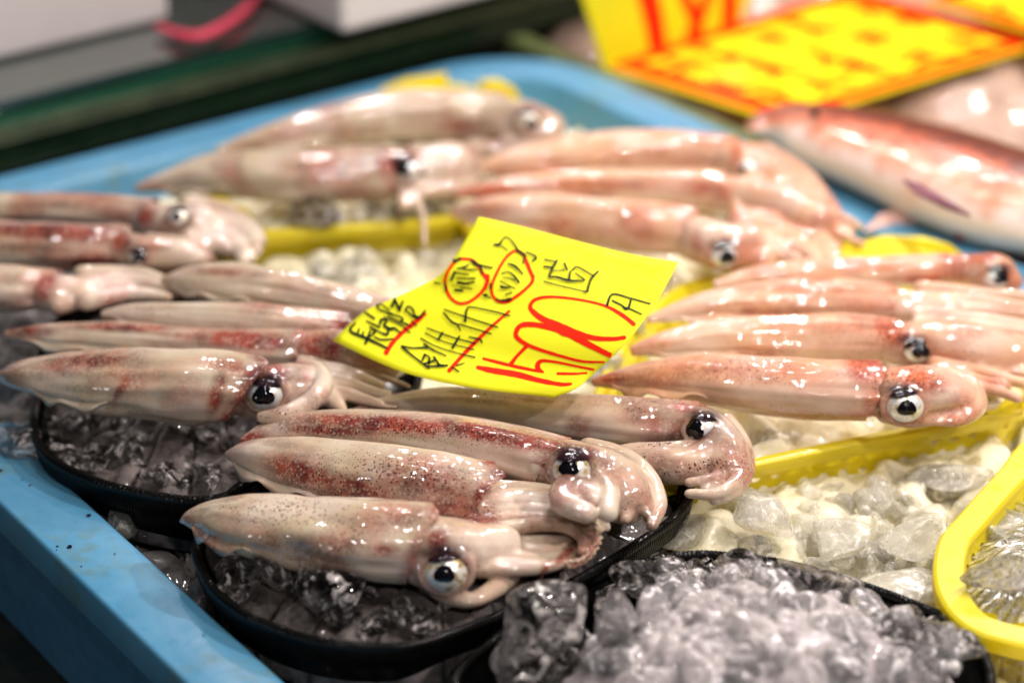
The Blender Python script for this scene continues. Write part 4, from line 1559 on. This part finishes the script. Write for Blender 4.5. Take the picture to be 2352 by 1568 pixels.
g = coons([(1100, 499, .108), (1200, 522, .107), (1330, 556, .107), (1450, 585, .106), (1558, 603, .106)],
          [(765, 782, .056), (860, 828, .057), (950, 862, .057), (1100, 893, .058), (1272, 913, .057)],
          [(1100, 499, .108), (1030, 612, .092), (985, 648, .083), (900, 688, .073), (838, 716, .066), (765, 782, .056)],
          [(1558, 603, .106), (1510, 690, .096), (1440, 786, .084), (1360, 862, .067), (1322, 893, .062), (1272, 913, .057)], 26, 36)
mb = MB()
rows = [[P(q[0], q[1], q[2]) for q in r_] for r_ in g]
mb.grid([[tuple(q) for q in r_] for r_ in rows])
card_root = empty('price_card', P(1180, 880, .066), 'curled yellow card handwritten in black and red, lying across the squid in the middle', 'price card')
card = mb.build('card', M_CARD)
bv = BVHTree.FromPolygons([tuple(q) for q in mb.v], mb.f)
sm = card.modifiers.new('t', 'SOLIDIFY')
sm.thickness = .0004
sm.offset = -1
adopt(card, card_root)


def fromA(p):
    return (1058.4 + .2 * p[0], 666.4 + .2 * p[1], p[2] * .2)


def fromB(p):
    return (764.4 + .1833 * p[0], 666.4 + .1833 * p[1], p[2] * .1833)


def fromC(p):
    return (999.6 + .175 * p[0], 529.2 + .175 * p[1], p[2] * .175)


RED = [
    (fromA, [(190, 890, 45), (350, 925, 70), (650, 975, 74), (900, 1040, 60), (1150, 1085, 48), (1270, 1080, 34)]),
    (fromA, [(260, 790, 34), (560, 865, 40), (750, 905, 40), (950, 945, 26)]),
    (fromA, [(575, 860, 54), (640, 770, 38), (760, 645, 44)]),
    (fromA, [(950, 945, 26), (895, 915, 62), (885, 860, 58), (935, 812, 42), (1100, 825, 30), (1350, 875, 28), (1530, 910, 28)]),
    (fromA, [(1110, 960, 32), (1300, 962, 28), (1450, 950, 22)]),
    (fromA, [(1650, 825, 24), (1400, 815, 30), (1150, 755, 34), (900, 680, 40), (740, 615, 48), (645, 540, 54), (645, 470, 54), (700, 410, 58), (820, 400, 62), (1000, 430, 64), (1200, 490, 72), (1400, 590, 72), (1600, 690, 62), (1750, 762, 54)]),
    (fromA, [(1995, 402, 48), (1850, 290, 48), (1650, 185, 34), (1350, 115, 30), (1050, 85, 34), (870, 110, 40), (800, 190, 48), (840, 260, 62), (950, 340, 72), (1150, 430, 90), (1350, 510, 80), (1550, 555, 54), (1750, 565, 48), (1890, 548, 42)]),
    (fromA, [(1000, 395, 90), (1200, 478, 110), (1350, 545, 80)]),
    (fromB, [(670, 800, 62), (760, 660, 54), (900, 520, 54), (1050, 400, 58), (1165, 300, 42)]),
    (fromB, [(1460, 1020, 52), (1600, 860, 48), (1800, 650, 48), (2000, 460, 38), (2220, 270, 32)]),
    (fromC, [(690, 600, 60), (690, 680, 55), (640, 790, 45), (540, 890, 40), (420, 960, 38), (300, 960, 38), (200, 880, 40), (150, 760, 42), (140, 640, 40), (190, 520, 38), (260, 430, 38), (330, 385, 36), (480, 395, 36), (560, 460, 40), (620, 560, 45), (680, 640, 55)]),
    (fromC, [(1290, 610, 50), (1275, 690, 45), (1180, 790, 40), (1050, 890, 42), (950, 945, 40), (840, 940, 42), (760, 860, 38), (750, 740, 38), (790, 620, 40), (860, 480, 40), (950, 350, 42), (1060, 280, 36), (1160, 320, 40), (1200, 420, 50), (1250, 540, 50), (1290, 630, 50)]),
]
BLACK = [
    (fromA, [(1680, 190, 30), (1745, 60, 20), (1950, 105, 17), (2180, 170, 15)]), (fromA, [(1960, 110, 22), (1935, 200, 24), (1900, 225, 32), (1860, 195, 20)]),
    (fromA, [(1740, 130, 16), (1860, 190, 18)]), (fromA, [(1930, 220, 16), (2080, 290, 14)]),
    (fromB, [(290, 420, 20), (230, 525, 30), (440, 620, 34), (690, 740, 24)]), (fromB, [(340, 490, 16), (320, 560, 28)]), (fromB, [(395, 530, 16), (375, 600, 28)]), (fromB, [(480, 520, 20), (420, 680, 34)]),
    (fromB, [(400, 280, 16), (530, 370, 30)]), (fromB, [(430, 400, 18), (600, 480, 22)]), (fromB, [(470, 470, 16), (600, 540, 18), (690, 570, 26), (700, 500, 22)]),
    (fromB, [(530, 600, 18), (620, 635, 20), (770, 625, 16)]), (fromB, [(490, 490, 22), (540, 530, 30), (470, 600, 16)]),
    (fromB, [(600, 440, 30), (620, 380, 30), (690, 400, 22), (650, 450, 30), (720, 500, 40), (770, 490, 36)]), (fromB, [(780, 490, 28), (860, 550, 16)]),
    (fromB, [(560, 200, 26), (600, 260, 18), (760, 310, 20)]), (fromB, [(560, 220, 24), (620, 190, 16), (720, 270, 18)]), (fromB, [(690, 300, 16), (860, 350, 20), (885, 390, 26), (850, 410, 20)]),
    (fromB, [(650, 350, 14), (860, 450, 16), (980, 550, 14)]), (fromB, [(700, 340, 16), (940, 450, 16)]),
    (fromB, [(750, 220, 34), (790, 120, 30)]), (fromB, [(790, 140, 30), (850, 270, 34)]), (fromB, [(850, 250, 30), (890, 150, 20)]),
    (fromB, [(920, 280, 20), (950, 220, 20), (1010, 250, 22), (1040, 330, 26), (1100, 350, 26), (1170, 270, 18)]), (fromB, [(930, 270, 16), (1000, 330, 20), (1080, 370, 20)]), (fromB, [(1000, 400, 16), (1060, 460, 14)]), (fromB, [(900, 420, 14), (1000, 470, 14)]),
    (fromB, [(870, 715, 30), (960, 800, 24), (1100, 910, 22), (1220, 1000, 16)]), (fromB, [(880, 720, 24), (1000, 740, 18), (1200, 735, 22)]), (fromB, [(1150, 690, 22), (1250, 760, 20), (1430, 840, 14)]),
    (fromB, [(1160, 820, 28), (1130, 900, 22)]), (fromB, [(1170, 830, 22), (1210, 850, 18)]), (fromB, [(1220, 860, 26), (1210, 940, 34)]),
    (fromB, [(1150, 940, 20), (1220, 920, 24), (1295, 885, 24), (1270, 850, 18)]), (fromB, [(1270, 850, 20), (1320, 920, 26), (1345, 960, 36), (1450, 960, 18)]), (fromB, [(1200, 970, 18), (1330, 970, 22)]),
    (fromB, [(1500, 980, 18), (1590, 1040, 16)]), (fromB, [(1560, 960, 14), (1660, 930, 12)]),
    (fromB, [(1110, 620, 20), (1300, 720, 16), (1550, 800, 15), (1790, 860, 20)]), (fromB, [(1170, 555, 16), (1400, 660, 15), (1780, 760, 14)]), (fromB, [(1190, 490, 16), (1500, 600, 15), (1800, 680, 16)]),
    (fromB, [(1390, 540, 20), (1330, 640, 26)]), (fromB, [(1600, 590, 20), (1510, 740, 28)]), (fromB, [(1400, 300, 18), (1500, 410, 24), (1575, 450, 22), (1610, 520, 12)]),
    (fromB, [(1410, 260, 16), (1700, 360, 15), (2080, 480, 16)]), (fromB, [(1590, 440, 16), (2000, 560, 14)]), (fromB, [(1670, 410, 30), (1690, 270, 22), (1740, 230, 16), (2000, 280, 15), (2230, 340, 16)]), (fromB, [(1720, 600, 14), (1860, 630, 20), (1880, 670, 20)]),
    (fromC, [(240, 380, 24), (265, 430, 36)]), (fromC, [(265, 430, 30), (340, 385, 30)]), (fromC, [(480, 400, 22), (530, 450, 40), (600, 480, 28), (760, 515, 22)]), (fromC, [(600, 490, 22), (630, 580, 22)]),
    (fromC, [(270, 560, 26), (230, 660, 28)]), (fromC, [(250, 570, 16), (450, 600, 14)]), (fromC, [(310, 690, 26), (420, 710, 26), (530, 690, 16)]), (fromC, [(270, 800, 26), (380, 810, 20)]), (fromC, [(380, 530, 16), (560, 540, 14)]),
    (fromC, [(150, 700, 22), (155, 810, 28)]), (fromC, [(0, 700, 16), (90, 720, 13)]), (fromC, [(300, 640, 16), (540, 650, 13)]), (fromC, [(300, 520, 16), (400, 500, 22), (450, 470, 18)]), (fromC, [(240, 740, 14), (500, 780, 13)]),
    (fromC, [(770, 210, 20), (850, 215, 40)]), (fromC, [(850, 215, 34), (880, 160, 22), (930, 110, 18), (1000, 150, 20), (1060, 230, 24), (1100, 290, 28), (1190, 350, 28)]), (fromC, [(880, 230, 18), (960, 290, 16)]),
    (fromC, [(1200, 310, 18), (1280, 340, 22), (1335, 385, 30), (1280, 430, 16)]), (fromC, [(1190, 350, 24), (1160, 460, 16)]), (fromC, [(960, 460, 20), (1060, 500, 34), (1160, 600, 18)]),
    (fromC, [(880, 590, 16), (960, 570, 16), (1040, 620, 26), (1110, 710, 28)]), (fromC, [(870, 750, 18), (900, 770, 28), (1000, 770, 13)]), (fromC, [(740, 720, 26), (740, 780, 28)]), (fromC, [(700, 860, 22), (650, 870, 34)]), (fromC, [(650, 870, 30), (740, 910, 13)]),
    (fromC, [(820, 920, 28), (880, 940, 22), (1010, 920, 34)]), (fromC, [(900, 640, 13), (1060, 680, 13)]), (fromC, [(860, 690, 13), (1060, 790, 13)]), (fromC, [(940, 860, 14), (1020, 840, 14)]),
    (fromC, [(1440, 410, 20), (1600, 440, 16)]), (fromC, [(1430, 500, 24), (1560, 520, 24)]), (fromC, [(1610, 420, 28), (1560, 500, 28), (1530, 560, 26), (1500, 640, 24)]), (fromC, [(1520, 560, 14), (1700, 550, 13)]),
    (fromC, [(1500, 640, 20), (1600, 640, 28), (1760, 685, 32), (1960, 690, 15)]), (fromC, [(1700, 460, 30), (1740, 550, 26)]), (fromC, [(1800, 560, 20), (1870, 510, 22), (2070, 620, 20)]), (fromC, [(1780, 560, 18), (1760, 690, 34)]),
    (fromC, [(1840, 590, 16), (1970, 680, 24)]), (fromC, [(2150, 560, 20), (2080, 630, 30), (2040, 690, 22), (2000, 830, 32)]), (fromC, [(1430, 700, 18), (1700, 770, 15), (2000, 840, 16)]),
]
rm = MB()
for k, (fn, pts) in enumerate(RED):
    stroke_mesh(rm, bv, [fn(p) for p in pts], lift=.0005 + .00003 * k)
adopt(rm.build('red_writing', M_RED), card_root)
km = MB()
for k, (fn, pts) in enumerate(BLACK):
    stroke_mesh(km, bv, [(lambda q: (q[0], q[1], q[2] * .95 + .6))(fn(p)) for p in pts], lift=.0010 + .00001 * k)
adopt(km.build('black_writing', M_INK), card_root)

# ------------------------------------------------------------------ signs at the top right
M_SIGN = plastic('yellow_sign', (.86, .64, .01), (.90, .76, .02), .2, None, 0, .05)
M_SIGNG = plastic('green_yellow_shaded_sign', (.60, .60, .01), (.66, .66, .015), .25, None, 0, .05)  # darker yellow-green puts the upright board's shade into its colour
M_SIGNR = ink('orange_red_paint', (.78, .035, .003), .3)


def slab(poly3, thick, mat, name, smooth=False):
    n = len(poly3)
    a = [Vector(p) for p in poly3]
    nrm = (a[1] - a[0]).cross(a[2] - a[0]).normalized()
    if nrm.dot(a[0] - Vector((0, 0, CAM_H))) > 0:
        nrm = -nrm
    b = [p - nrm * thick for p in a]
    m = MB()
    m.add(a + b, [tuple(range(n)), tuple(reversed(range(n, 2 * n)))] + [(i, (i + 1) % n, n + (i + 1) % n, n + i) for i in range(n)])
    return m.build(name, mat, smooth=smooth), a


def flat_sign(corners, label, strokes, border, bw=9, red=M_SIGNR):
    pts = [P(*c) for c in corners]
    if corners[2][2] > corners[0][2] + .02:
        # standing board: the upper corners lie in the plane through the foot edge
        e_ = (pts[1] - pts[0]).normalized()
        aw = Vector((-e_.y, e_.x, 0))
        nr_ = e_.cross(Vector((0, 0, 1)) + aw * .12).normalized()
        for k_ in (2, 3):
            o_ = Vector((0, 0, CAM_H))
            d_ = (P(corners[k_][0], corners[k_][1], 0) - o_).normalized()
            pts[k_] = o_ + d_ * ((pts[0] - o_).dot(nr_) / d_.dot(nr_))
    base = min(pts, key=lambda q: q.z)
    root = empty('sign', base, label, 'sign')
    o, a = slab(pts, .0025, M_SIGN if border else M_SIGNG, 'board')
    bvh = BVHTree.FromPolygons([tuple(p) for p in a], [(0, 1, 2, 3)])
    adopt(o, root)
    m = MB()
    for pts2, w_ in strokes:
        stroke_mesh(m, bvh, pts2, w_, w_ * .8, .0006)
    if m.v:
        adopt(m.build('red_writing', red), root)
    if border:
        m = MB()
        ce = sum(pts, Vector((0, 0, 0))) / 4
        nb_ = (pts[1] - pts[0]).cross(pts[2] - pts[0]).normalized()
        if nb_.z < 0:
            nb_ = -nb_
        m.grid([[tuple(p_.lerp(ce, f_) + nb_ * .0012) for p_ in pts] for f_ in (.03, .03 + bw / 85)], cv=True)
        adopt(m.build('border', red), root)
    return root


rs = random.Random(5)
st = []
A0, A1, A2, A3 = (1385, 152), (1800, 282), (2400, 98), (1960, -30)


def on_sign(u, v):
    """u along the short side, v along the long side of the flat sign"""
    x = (1 - u) * ((1 - v) * A0[0] + v * A3[0]) + u * ((1 - v) * A1[0] + v * A2[0])
    y = (1 - u) * ((1 - v) * A0[1] + v * A3[1]) + u * ((1 - v) * A1[1] + v * A2[1])
    return (x, y)


for r_ in range(3):
    for c_ in range(5):
        cu_, cv_ = .20 + .30 * r_ + rs.uniform(-.04, .04), .14 + .18 * c_ + rs.uniform(-.03, .03)
        hu, hv = .105 * rs.uniform(.7, 1.15), .065 * rs.uniform(.7, 1.2)
        sk = rs.uniform(-.05, .05)
        # brush character: level strokes, uprights and two sweeping legs
        for k in range(3):
            if rs.random() < .68:
                uu = cu_ - hu + 2 * hu * (k + rs.uniform(.1, .5)) / 3
                w_ = rs.uniform(.6, 1)
                st.append(([on_sign(uu - sk, cv_ - hv * w_), on_sign(uu - .015, cv_), on_sign(uu + .008 + sk, cv_ + hv * w_ * rs.uniform(.4, 1))], rs.uniform(5, 9)))
        for k in range(rs.choice([1, 2])):
            vv = cv_ + rs.uniform(-.6, .6) * hv
            st.append(([on_sign(cu_ - hu, vv), on_sign(cu_, vv + .004), on_sign(cu_ + hu * rs.uniform(.4, 1), vv)], 10))
        if rs.random() < .7:
            st.append(([on_sign(cu_, cv_), on_sign(cu_ + hu * .5, cv_ - hv * .5), on_sign(cu_ + hu, cv_ - hv)], 9))
            st.append(([on_sign(cu_, cv_), on_sign(cu_ + hu * .5, cv_ + hv * .5), on_sign(cu_ + hu, cv_ + hv)], 9))
flat_sign([(1385, 152, -.015), (1800, 282, -.015), (2400, 98, -.015), (1960, -30, -.015)], 'large yellow sign with orange border and blurred red writing lying flat on the ice', st, True, 12)
flat_sign([(2130, 0, .0), (2500, 110, .0), (2800, 0, .0), (2400, -100, .0)], 'second yellow sign just showing in the top right corner',
          [([(2200, 10), (2260, 25), (2330, 40)], 16), ([(2300, 0), (2290, 30)], 14), ([(2170, 12), (2352, 62)], 10)], True, 10)
flat_sign([(1388, 158, -.018), (1700, 62, -.018), (1735, -60, .050), (1322, -60, .050)], 'upright yellow sign with thick red strokes behind the flat sign',
          [([(1478, -50), (1500, 40), (1512, 118)], 50), ([(1562, -40), (1600, 60), (1590, 90)], 30), ([(1640, -50), (1600, 55), (1570, 100)], 26), ([(1672, -50), (1676, 10), (1672, 75)], 40), ([(1560, 98), (1620, 88)], 16)], False, 9,
          ink('red_paint', (.78, .02, .004), .3))

# neighbouring ice bed right of the tray
NX, NY = 120, 90
gx = np.linspace(.02, 1.3, NX)
gy = np.linspace(1.1, 2.4, NY)
X2, Y2_ = np.meshgrid(gx, gy, indexing='ij')
Z2 = -.05 + lumps(X2, Y2_, 41, 500, (.015, .035), .02, 1.3, 1.1, 2.4, .6)
# keep it clear of the tray
rel_b = -((X2 - corner.x) * BX.x + (Y2_ - corner.y) * BX.y)
m_ = MB()
V_ = [(X2[i, j], Y2_[i, j], Z2[i, j]) for i in range(NX) for j in range(NY)]
F_ = []
for i in range(NX - 1):
    for j in range(NY - 1):
        if rel_b[i, j] < -.012 and rel_b[i + 1, j] < -.012:
            F_.append((i * NY + j, (i + 1) * NY + j, (i + 1) * NY + j + 1, i * NY + j + 1))
m_.add(V_, F_)
M_ICE_PINK = make_heap('pinkish_ice', (.50, .37, .31), (.38, .25, .19))
ib = m_.build('crushed_ice', M_ICE_PINK)
bm = bmesh.new()
bm.from_mesh(ib.data)
bmesh.ops.delete(bm, geom=[v for v in bm.verts if not v.link_faces], context='VERTS')
bm.to_mesh(ib.data)
bm.free()
tag(ib, 'pinkish bed of ice to the right of the tray under the signs and fish', 'ice', kind='stuff')

# green edging strip of the neighbouring display
mb = MB()
q0, q1 = T(-.05, -.012, 0), T(1.0, -.012, 0)
ww = -BX * -.02
mb.add([q0 + Vector((0, 0, -.11)), q1 + Vector((0, 0, -.11)), q1 + ww + Vector((0, 0, -.11)), q0 + ww + Vector((0, 0, -.11)),
        q0 + Vector((0, 0, -.012)), q1 + Vector((0, 0, -.012)), q1 + ww + Vector((0, 0, -.012)), q0 + ww + Vector((0, 0, -.012))],
       [(0, 1, 2, 3), (4, 5, 6, 7), (0, 1, 5, 4), (1, 2, 6, 5), (2, 3, 7, 6), (3, 0, 4, 7)])
ed = mb.build('divider_strip', plastic('green_strip', (.07, .10, .03), (.12, .15, .05), .5), smooth=False)
bevel(ed, .002)
tag(ed, 'low green divider strip running along the right side of the blue tray', 'divider')


# ------------------------------------------------------------------ fish at the right
def make_fish_mat():
    m, nt, b = newmat('red_fish_skin')
    a = attr(nt, 'back')
    pos = coords(nt)
    n = noisef(nt, pos, 40, 4)
    f = math_(nt, 'ADD', a.outputs['Fac'], math_(nt, 'MULTIPLY', math_(nt, 'SUBTRACT', n, .5), .7))
    c = ramp(nt, f, [(.22, (.80, .68, .64)), (.42, (.68, .34, .23)), (.64, (.48, .10, .04)), (.85, (.16, .045, .03))])
    L(nt, c, b.inputs['Base Color'])
    b.inputs['Roughness'].default_value = .28
    b.inputs['Coat Weight'].default_value = .8
    b.inputs['Coat Roughness'].default_value = .12
    vo = N(nt, 'ShaderNodeTexVoronoi')
    vo.inputs['Scale'].default_value = 260
    L(nt, pos, vo.inputs['Vector'])
    L(nt, bump(nt, vo.outputs['Distance'], .4, .001), b.inputs['Normal'])
    return m


M_FISH = make_fish_mat()
M_FIN = plastic('purple_fin', (.12, .045, .07), (.22, .09, .11), .6, None, 0, .1, .1)
M_FINP = plastic('pink_fin', (.62, .36, .32), (.70, .45, .40), .4)


def fish(label, pts, zc, parent_blobs=None, a=.75, b=.55, mat=M_FISH, back_dir=1):
    c = catmull(pts, 70)
    K = 40
    rows = []
    backv = []
    for i, q in enumerate(c):
        p = P(q[0], q[1], zc)
        r_ = q[2] * depth(p) / FPX
        j = min(i + 1, 69)
        k0 = max(i - 1, 0)
        t = (P(c[j][0], c[j][1], zc) - P(c[k0][0], c[k0][1], zc)).normalized()
        h = Vector((0, 0, 1)).cross(t).normalized()
        row = []
        for k in range(K):
            th = 2 * math.pi * k / K
            row.append(tuple(p + h * math.cos(th) * r_ * 1.35 + Vector((0, 0, math.sin(th) * r_ * .8))))
            backv.append(.5 + .5 * math.cos(th - .75) * back_dir)
        rows.append(row)
    m = MB()
    m.grid(rows, cv=True)
    m.add(rows[0], [tuple(range(K))])
    m.add(rows[-1], [tuple(reversed(range(K)))])
    backv += [.3] * (2 * K)
    o = m.build('fish_body', mat)
    at = o.data.attributes.new('back', 'FLOAT', 'POINT')
    at.data.foreach_set('value', backv)
    cc = P(c[30][0], c[30][1], zc)
    root = empty('fish', (cc.x, cc.y, zc - .03), label, 'fish')
    adopt(o, root)
    return root


def fin(root, pts, mat, zs, name='fin'):
    v = [P(x, y, z) for (x, y), z in zip(pts, zs)]
    o, _ = slab(v, .0015, mat, name)
    adopt(o, root)
    return o


F1 = fish('big red and white fish lying across the right rim of the tray',
          [(1722, 296, 10), (1760, 286, 36), (1830, 292, 64), (1930, 322, 94), (2050, 362, 110), (2180, 410, 126), (2320, 462, 128), (2480, 520, 100), (2650, 585, 60), (2760, 625, 18)], .02)
fin(F1, [(2075, 410), (2115, 422), (2200, 472), (2230, 494), (2170, 474), (2105, 442)], M_FIN, [.062, .06, .056, .055, .055, .058], 'pectoral_fin')
# eye of the red fish
mb = MB()
vs, fs = CHUNKS[0]
pe = P(1870, 262, .045)
mb.add(np.array([v / np.linalg.norm(v) for v in vs]) * .0035 + np.array(pe), fs)
adopt(mb.build('eye', M_PUP), F1)

F2 = fish('brownish grey fish behind the red one at the right edge',
          [(2120, 500, 8), (2180, 520, 26), (2260, 550, 40), (2400, 600, 50), (2600, 680, 40), (2700, 720, 10)], -.012,
          mat=plastic('grey_fish_skin', (.30, .20, .17), (.16, .12, .10), .3))
fin(F2, [(1985, 530), (2020, 492), (2080, 470), (2150, 485), (2185, 530), (2130, 515), (2060, 512)], M_FINP, [.0, .004, .008, .008, .0, .0, .0], 'tail_fin')
fin(F2, [(2150, 490), (2170, 500), (2215, 548), (2205, 552)], M_FIN, [.012, .012, .008, .006], 'pelvic_fin')

# ------------------------------------------------------------------ glass shelf with foam boxes at the top left
def shelf_box(name, pxs, z0, z1, mat, smooth=False):
    lo = [P(x, y, z1) for x, y in pxs]
    n = len(lo)
    bt = [Vector((q.x, q.y, z0)) for q in lo]
    m = MB()
    m.add(lo + bt, [tuple(range(n)), tuple(reversed(range(n, 2 * n)))] + [(i, (i + 1) % n, n + (i + 1) % n, n + i) for i in range(n)])
    return m.build(name, mat, smooth=smooth)


zs_ = .03
e0 = P(0, 232, zs_)
e1 = P(1176, -62, zs_)
dirE = (e1 - e0).normalized()
nE = Vector((-dirE.y, dirE.x, 0))
root = empty('glass_shelf', e0 + Vector((0, 0, -.03)), 'dark green glass display shelf along the top left behind the tray', 'shelf')
p0, p1 = e0 - dirE * .6, e0 + dirE * 1.6


def bar(name, d0, d1, z0, z1, mat, bev=.001):
    m = MB()
    q = [p0 + nE * d0, p1 + nE * d0, p1 + nE * d1, p0 + nE * d1]
    v = [Vector((k.x, k.y, z1)) for k in q] + [Vector((k.x, k.y, z0)) for k in q]
    m.add(v, [(0, 1, 2, 3), (7, 6, 5, 4), (0, 1, 5, 4), (1, 2, 6, 5), (2, 3, 7, 6), (3, 0, 4, 7)])
    o = m.build(name, mat, smooth=False)
    bevel(o, bev, 2)
    adopt(o, root)
    return o


M_TRIM = plastic('olive_trim', (.045, .06, .035), (.07, .09, .05), .3)
M_TRIM2 = plastic('dark_green_trim', (.004, .018, .007), (.008, .026, .010), .4)
bar('glass_top', 0, 1.2, zs_ - .008, zs_, M_SHELF)
bar('glass_edge', .002, .03, zs_ - .02, zs_ - .0081, M_SHELFE)
bar('trim', -.012, .03, zs_ - .028, zs_ - .0201, M_TRIM)
bar('skirt', .0, .03, zs_ - .055, zs_ - .0281, M_TRIM2)
bar('base', .03, 1.2, -.1160, zs_ - .0561, M_VOID)

# foam box A: near-bottom corner seen at (390, 52) and its base edge leaving the picture at (0, 136)
def foam_box(c, along, away, hgt, label, side=1):
    """c = near corner on the shelf, along = length towards the left or right, away = length back"""
    a = c
    b_ = c + dirE * along
    d = c + nE * away
    e = b_ + nE * away
    q = [a, b_, e, d]
    v = [Vector((k.x, k.y, zs_ + .0003)) for k in q]
    ce = (a + e) / 2
    top = [Vector((ce.x + (k.x - ce.x) * 1.03, ce.y + (k.y - ce.y) * 1.03, zs_ + hgt)) for k in q]
    root = empty('foam_box', (ce.x, ce.y, zs_ + .0003), label, 'foam box')
    m = MB()
    m.add(v + top, [(3, 2, 1, 0), (4, 5, 6, 7), (0, 1, 5, 4), (1, 2, 6, 5), (2, 3, 7, 6), (3, 0, 4, 7)])
    o = m.build('box_body', M_FOAM, smooth=False)
    bevel(o, .006, 4)
    adopt(o, root)
    t2 = [Vector((ce.x + (k.x - ce.x) * 1.05, ce.y + (k.y - ce.y) * 1.05, zs_ + hgt + .0005)) for k in q]
    t3 = [p_ + Vector((0, 0, .025)) for p_ in t2]
    m = MB()
    m.add(t2 + t3, [(3, 2, 1, 0), (4, 5, 6, 7), (0, 1, 5, 4), (1, 2, 6, 5), (2, 3, 7, 6), (3, 0, 4, 7)])
    o = m.build('lid', M_FOAM, smooth=False)
    bevel(o, .004, 3)
    adopt(o, root)
    return root


foam_box(P(392, 48, zs_), -.5, .28, .20, 'white foam box on the glass shelf at the top left corner')
foam_box(P(788, 82, zs_), .45, .30, .20, 'white foam box on the shelf with its near corner behind the blue tray')

# pink rope
mb = MB()
cp_ = catmull([(362, 62, 8), (395, 74, 10), (430, 84, 11), (470, 80, 11), (520, 55, 11), (565, 20, 10), (600, -25, 9), (640, -90, 9)], 60)
rows_, _ = None, None
rr = []
cs_ = [(P(q[0], q[1], zs_ + .007), q[2] * 1.8 / FPX) for q in cp_]
for i, (p, r_) in enumerate(cs_):
    t = (cs_[min(i + 1, 59)][0] - cs_[max(i - 1, 0)][0]).normalized()
    h = Vector((0, 0, 1)).cross(t).normalized()
    v = t.cross(h)
    rr.append([tuple(p + (h * math.cos(a) + v * math.sin(a)) * r_ * (1 + .12 * math.cos(3 * a + i * 1.2))) for a in np.linspace(0, 2 * math.pi, 18, endpoint=False)])
mb.grid(rr, cv=True)
mb.add(rr[0], [tuple(range(18))])
mb.add(rr[-1], [tuple(range(18))])
tag(mb.build('rope', M_ROPE), 'bright pink rope curving across the shelf between the two foam boxes', 'rope')

# water drops beading on the near rim of the tray
mb = MB()
rs = random.Random(9)
for k in range(18):
    a_ = rs.uniform(.35, .97)
    b_ = TW - rs.uniform(.003, .034)
    r_ = rs.choice([.0005, .0007, .0009, .0014])
    vs, fs = CHUNKS_LO[k % 10]
    vn = vs / np.linalg.norm(vs, axis=1)[:, None]
    c_ = T(a_, b_, 0)
    mb.add(vn * np.array([r_, r_ * rs.uniform(.8, 1.3), r_ * .45]) + np.array([c_.x, c_.y, .0002]), fs)
M_DROP, nt_, b_ = newmat('water')
b_.inputs['Transmission Weight'].default_value = 1
b_.inputs['IOR'].default_value = 1.33
b_.inputs['Roughness'].default_value = .01
tag(mb.build('water_drops', M_DROP), 'small water drops beading on the near blue tray rim', 'water', kind='stuff')
